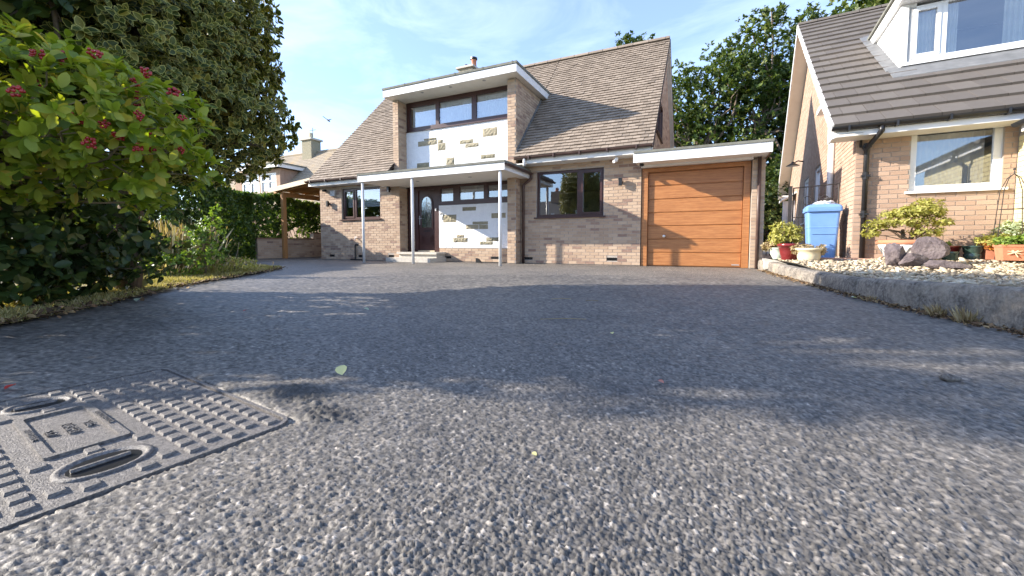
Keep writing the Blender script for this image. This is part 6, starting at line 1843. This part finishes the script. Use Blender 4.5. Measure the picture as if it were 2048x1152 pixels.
# berry clusters near the tips
mbs = []
for v in range(3):
    mb = MB()
    for i in range(16):
        q = runit(1)[0] * np.array([.032, .032, .026]) * rng.uniform(.5, 1.1)
        mb.ball(q, .0095, 7, 5)
    mbs.append(mb.mesh('berry_cluster', (0, 0, 0), 'berry', True))
tc = norm(CAMP - bp)
sel = np.where((np.sum(tc * bd_, 1) > .25) & (bp[:, 2] > 1.0))[0]
sel = rng.choice(sel, min(64, len(sel)), replace=False)
for i in sel:
    o = link('berry_cluster', mbs[i % 3], BSH.o)
    o.location = Vector(bp[i] + bd_[i] * .03 + tc[i] * .035 + np.array([0, 0, .03])) - Vector(BSH.base)
    o.rotation_euler = (random.random() * 6, random.random() * 6, random.random() * 6)
    s_ = random.uniform(.65, 1.05); o.scale = (s_, s_, s_)
# dark understorey
crown_tree('evergreen_shrub', 'dark leathery shrub under the berry shrub down to the lawn', (-4.75, 1.45, 0),
    [(-4.9, 1.2, .55, .75, .7, .55), (-4.55, 1.15, .66, .55, .55, .38), (-4.55, 1.0, .34, .45, .45, .30), (-5.0, 1.7, .65, .7, .65, .55), (-4.55, .75, .45, .5, .5, .42), (-4.9, 1.4, .30, .5, .45, .28), (-5.3, 1.9, .35, .5, .5, .34)], 1050, .088, 'l_dark', .04, None, cat='shrub', tm='oval', shell=.6, kk=(5, 8), limbs=40, seed=33, upw=.35, solo=200)
# plants in the bed beyond
t, _, _ = crown_tree('bed_plant', 'sunlit lime green leafy plant in the bed before the hedge', (-7.4, 3.35, .02), [(-7.4, 3.3, .33, .50, .42, .27), (-7.75, 3.1, .30, .4, .4, .25), (-7.05, 3.35, .22, .4, .3, .18)], 420, .055, 'l_bright', .015, 'plants in the bed on the lawn', cat='plant', kk=(5, 8), limbs=20, seed=41)
crown_tree('bed_plant', 'tall airy green shrub standing up beside the hedge end', (-6.75, 3.55, .02), [(-6.75, 3.55, .38, .26, .26, .36), (-6.65, 3.6, .72, .20, .20, .26), (-6.9, 3.5, .62, .16, .16, .22), (-6.62, 3.65, .98, .07, .07, .14)], 210, .06, 'l_bright', .015, 'plants in the bed on the lawn', cat='plant', kk=(4, 6), limbs=26, seed=42)
crown_tree('bed_plant', 'low yellowing plant at the front corner of the bed', (-7.0, 4.1, .02), [(-6.95, 4.1, .16, .30, .25, .14), (-7.2, 4.4, .14, .25, .22, .12)], 120, .05, 'l_yellow', .01, 'plants in the bed on the lawn', cat='plant', kk=(4, 7), limbs=10, seed=43)
def stalks(name, label, c, n, h, sp, mat, head, seed):
    t = Thing(name, label, 'plant', c, group='plants in the bed on the lawn')
    a = rng.random(n) * 6.28; rr_ = np.abs(rng.normal(size=n)) * sp
    P = np.column_stack([c[0] + rr_ * np.cos(a), c[1] + rr_ * np.sin(a), np.full(n, c[2])])
    up = norm(np.column_stack([np.cos(a) * rng.uniform(.05, .6, n), np.sin(a) * rng.uniform(.05, .6, n), np.ones(n)]))
    T = np.array([(-.012, 0, 0), (.012, 0, 0), (.008, .7, .03), (0, 1, .1)]); F2_ = np.array([(0, 1, 2), (0, 2, 3)])
    L = rng.uniform(.5, 1.1, n) * h
    V, FF, r, _ = scatter(T, F2_, P, up, runit(n), L)
    t.npart('stems', V, FF, mat, None, r, kind='stuff')
    V, FF, r, _ = scatter(QUADV, QUADF, P + up * L[:, None] * .9, norm(up + rng.normal(size=(n, 3)) * .2), runit(n), np.full(n, .07), None, .5)
    t.npart('flower_heads', V, FF, head, None, r, kind='stuff')
stalks('lavender', 'pale dried lavender stalks rising behind the lime plant', (-7.75, 3.55, .02), 420, .82, .26, 'l_bronze', 'l_bronze', 1)
stalks('seedhead_grass', 'straw coloured seed stalks along the front of the bed', (-6.95, 3.75, .02), 220, .24, .26, 'grass', 'l_bronze', 2)
stalks('seedhead_grass', 'greenish weedy stalks at the lawn side of the bed', (-6.9, 3.1, .02), 160, .14, .2, 'l_bright', 'l_bronze', 3)
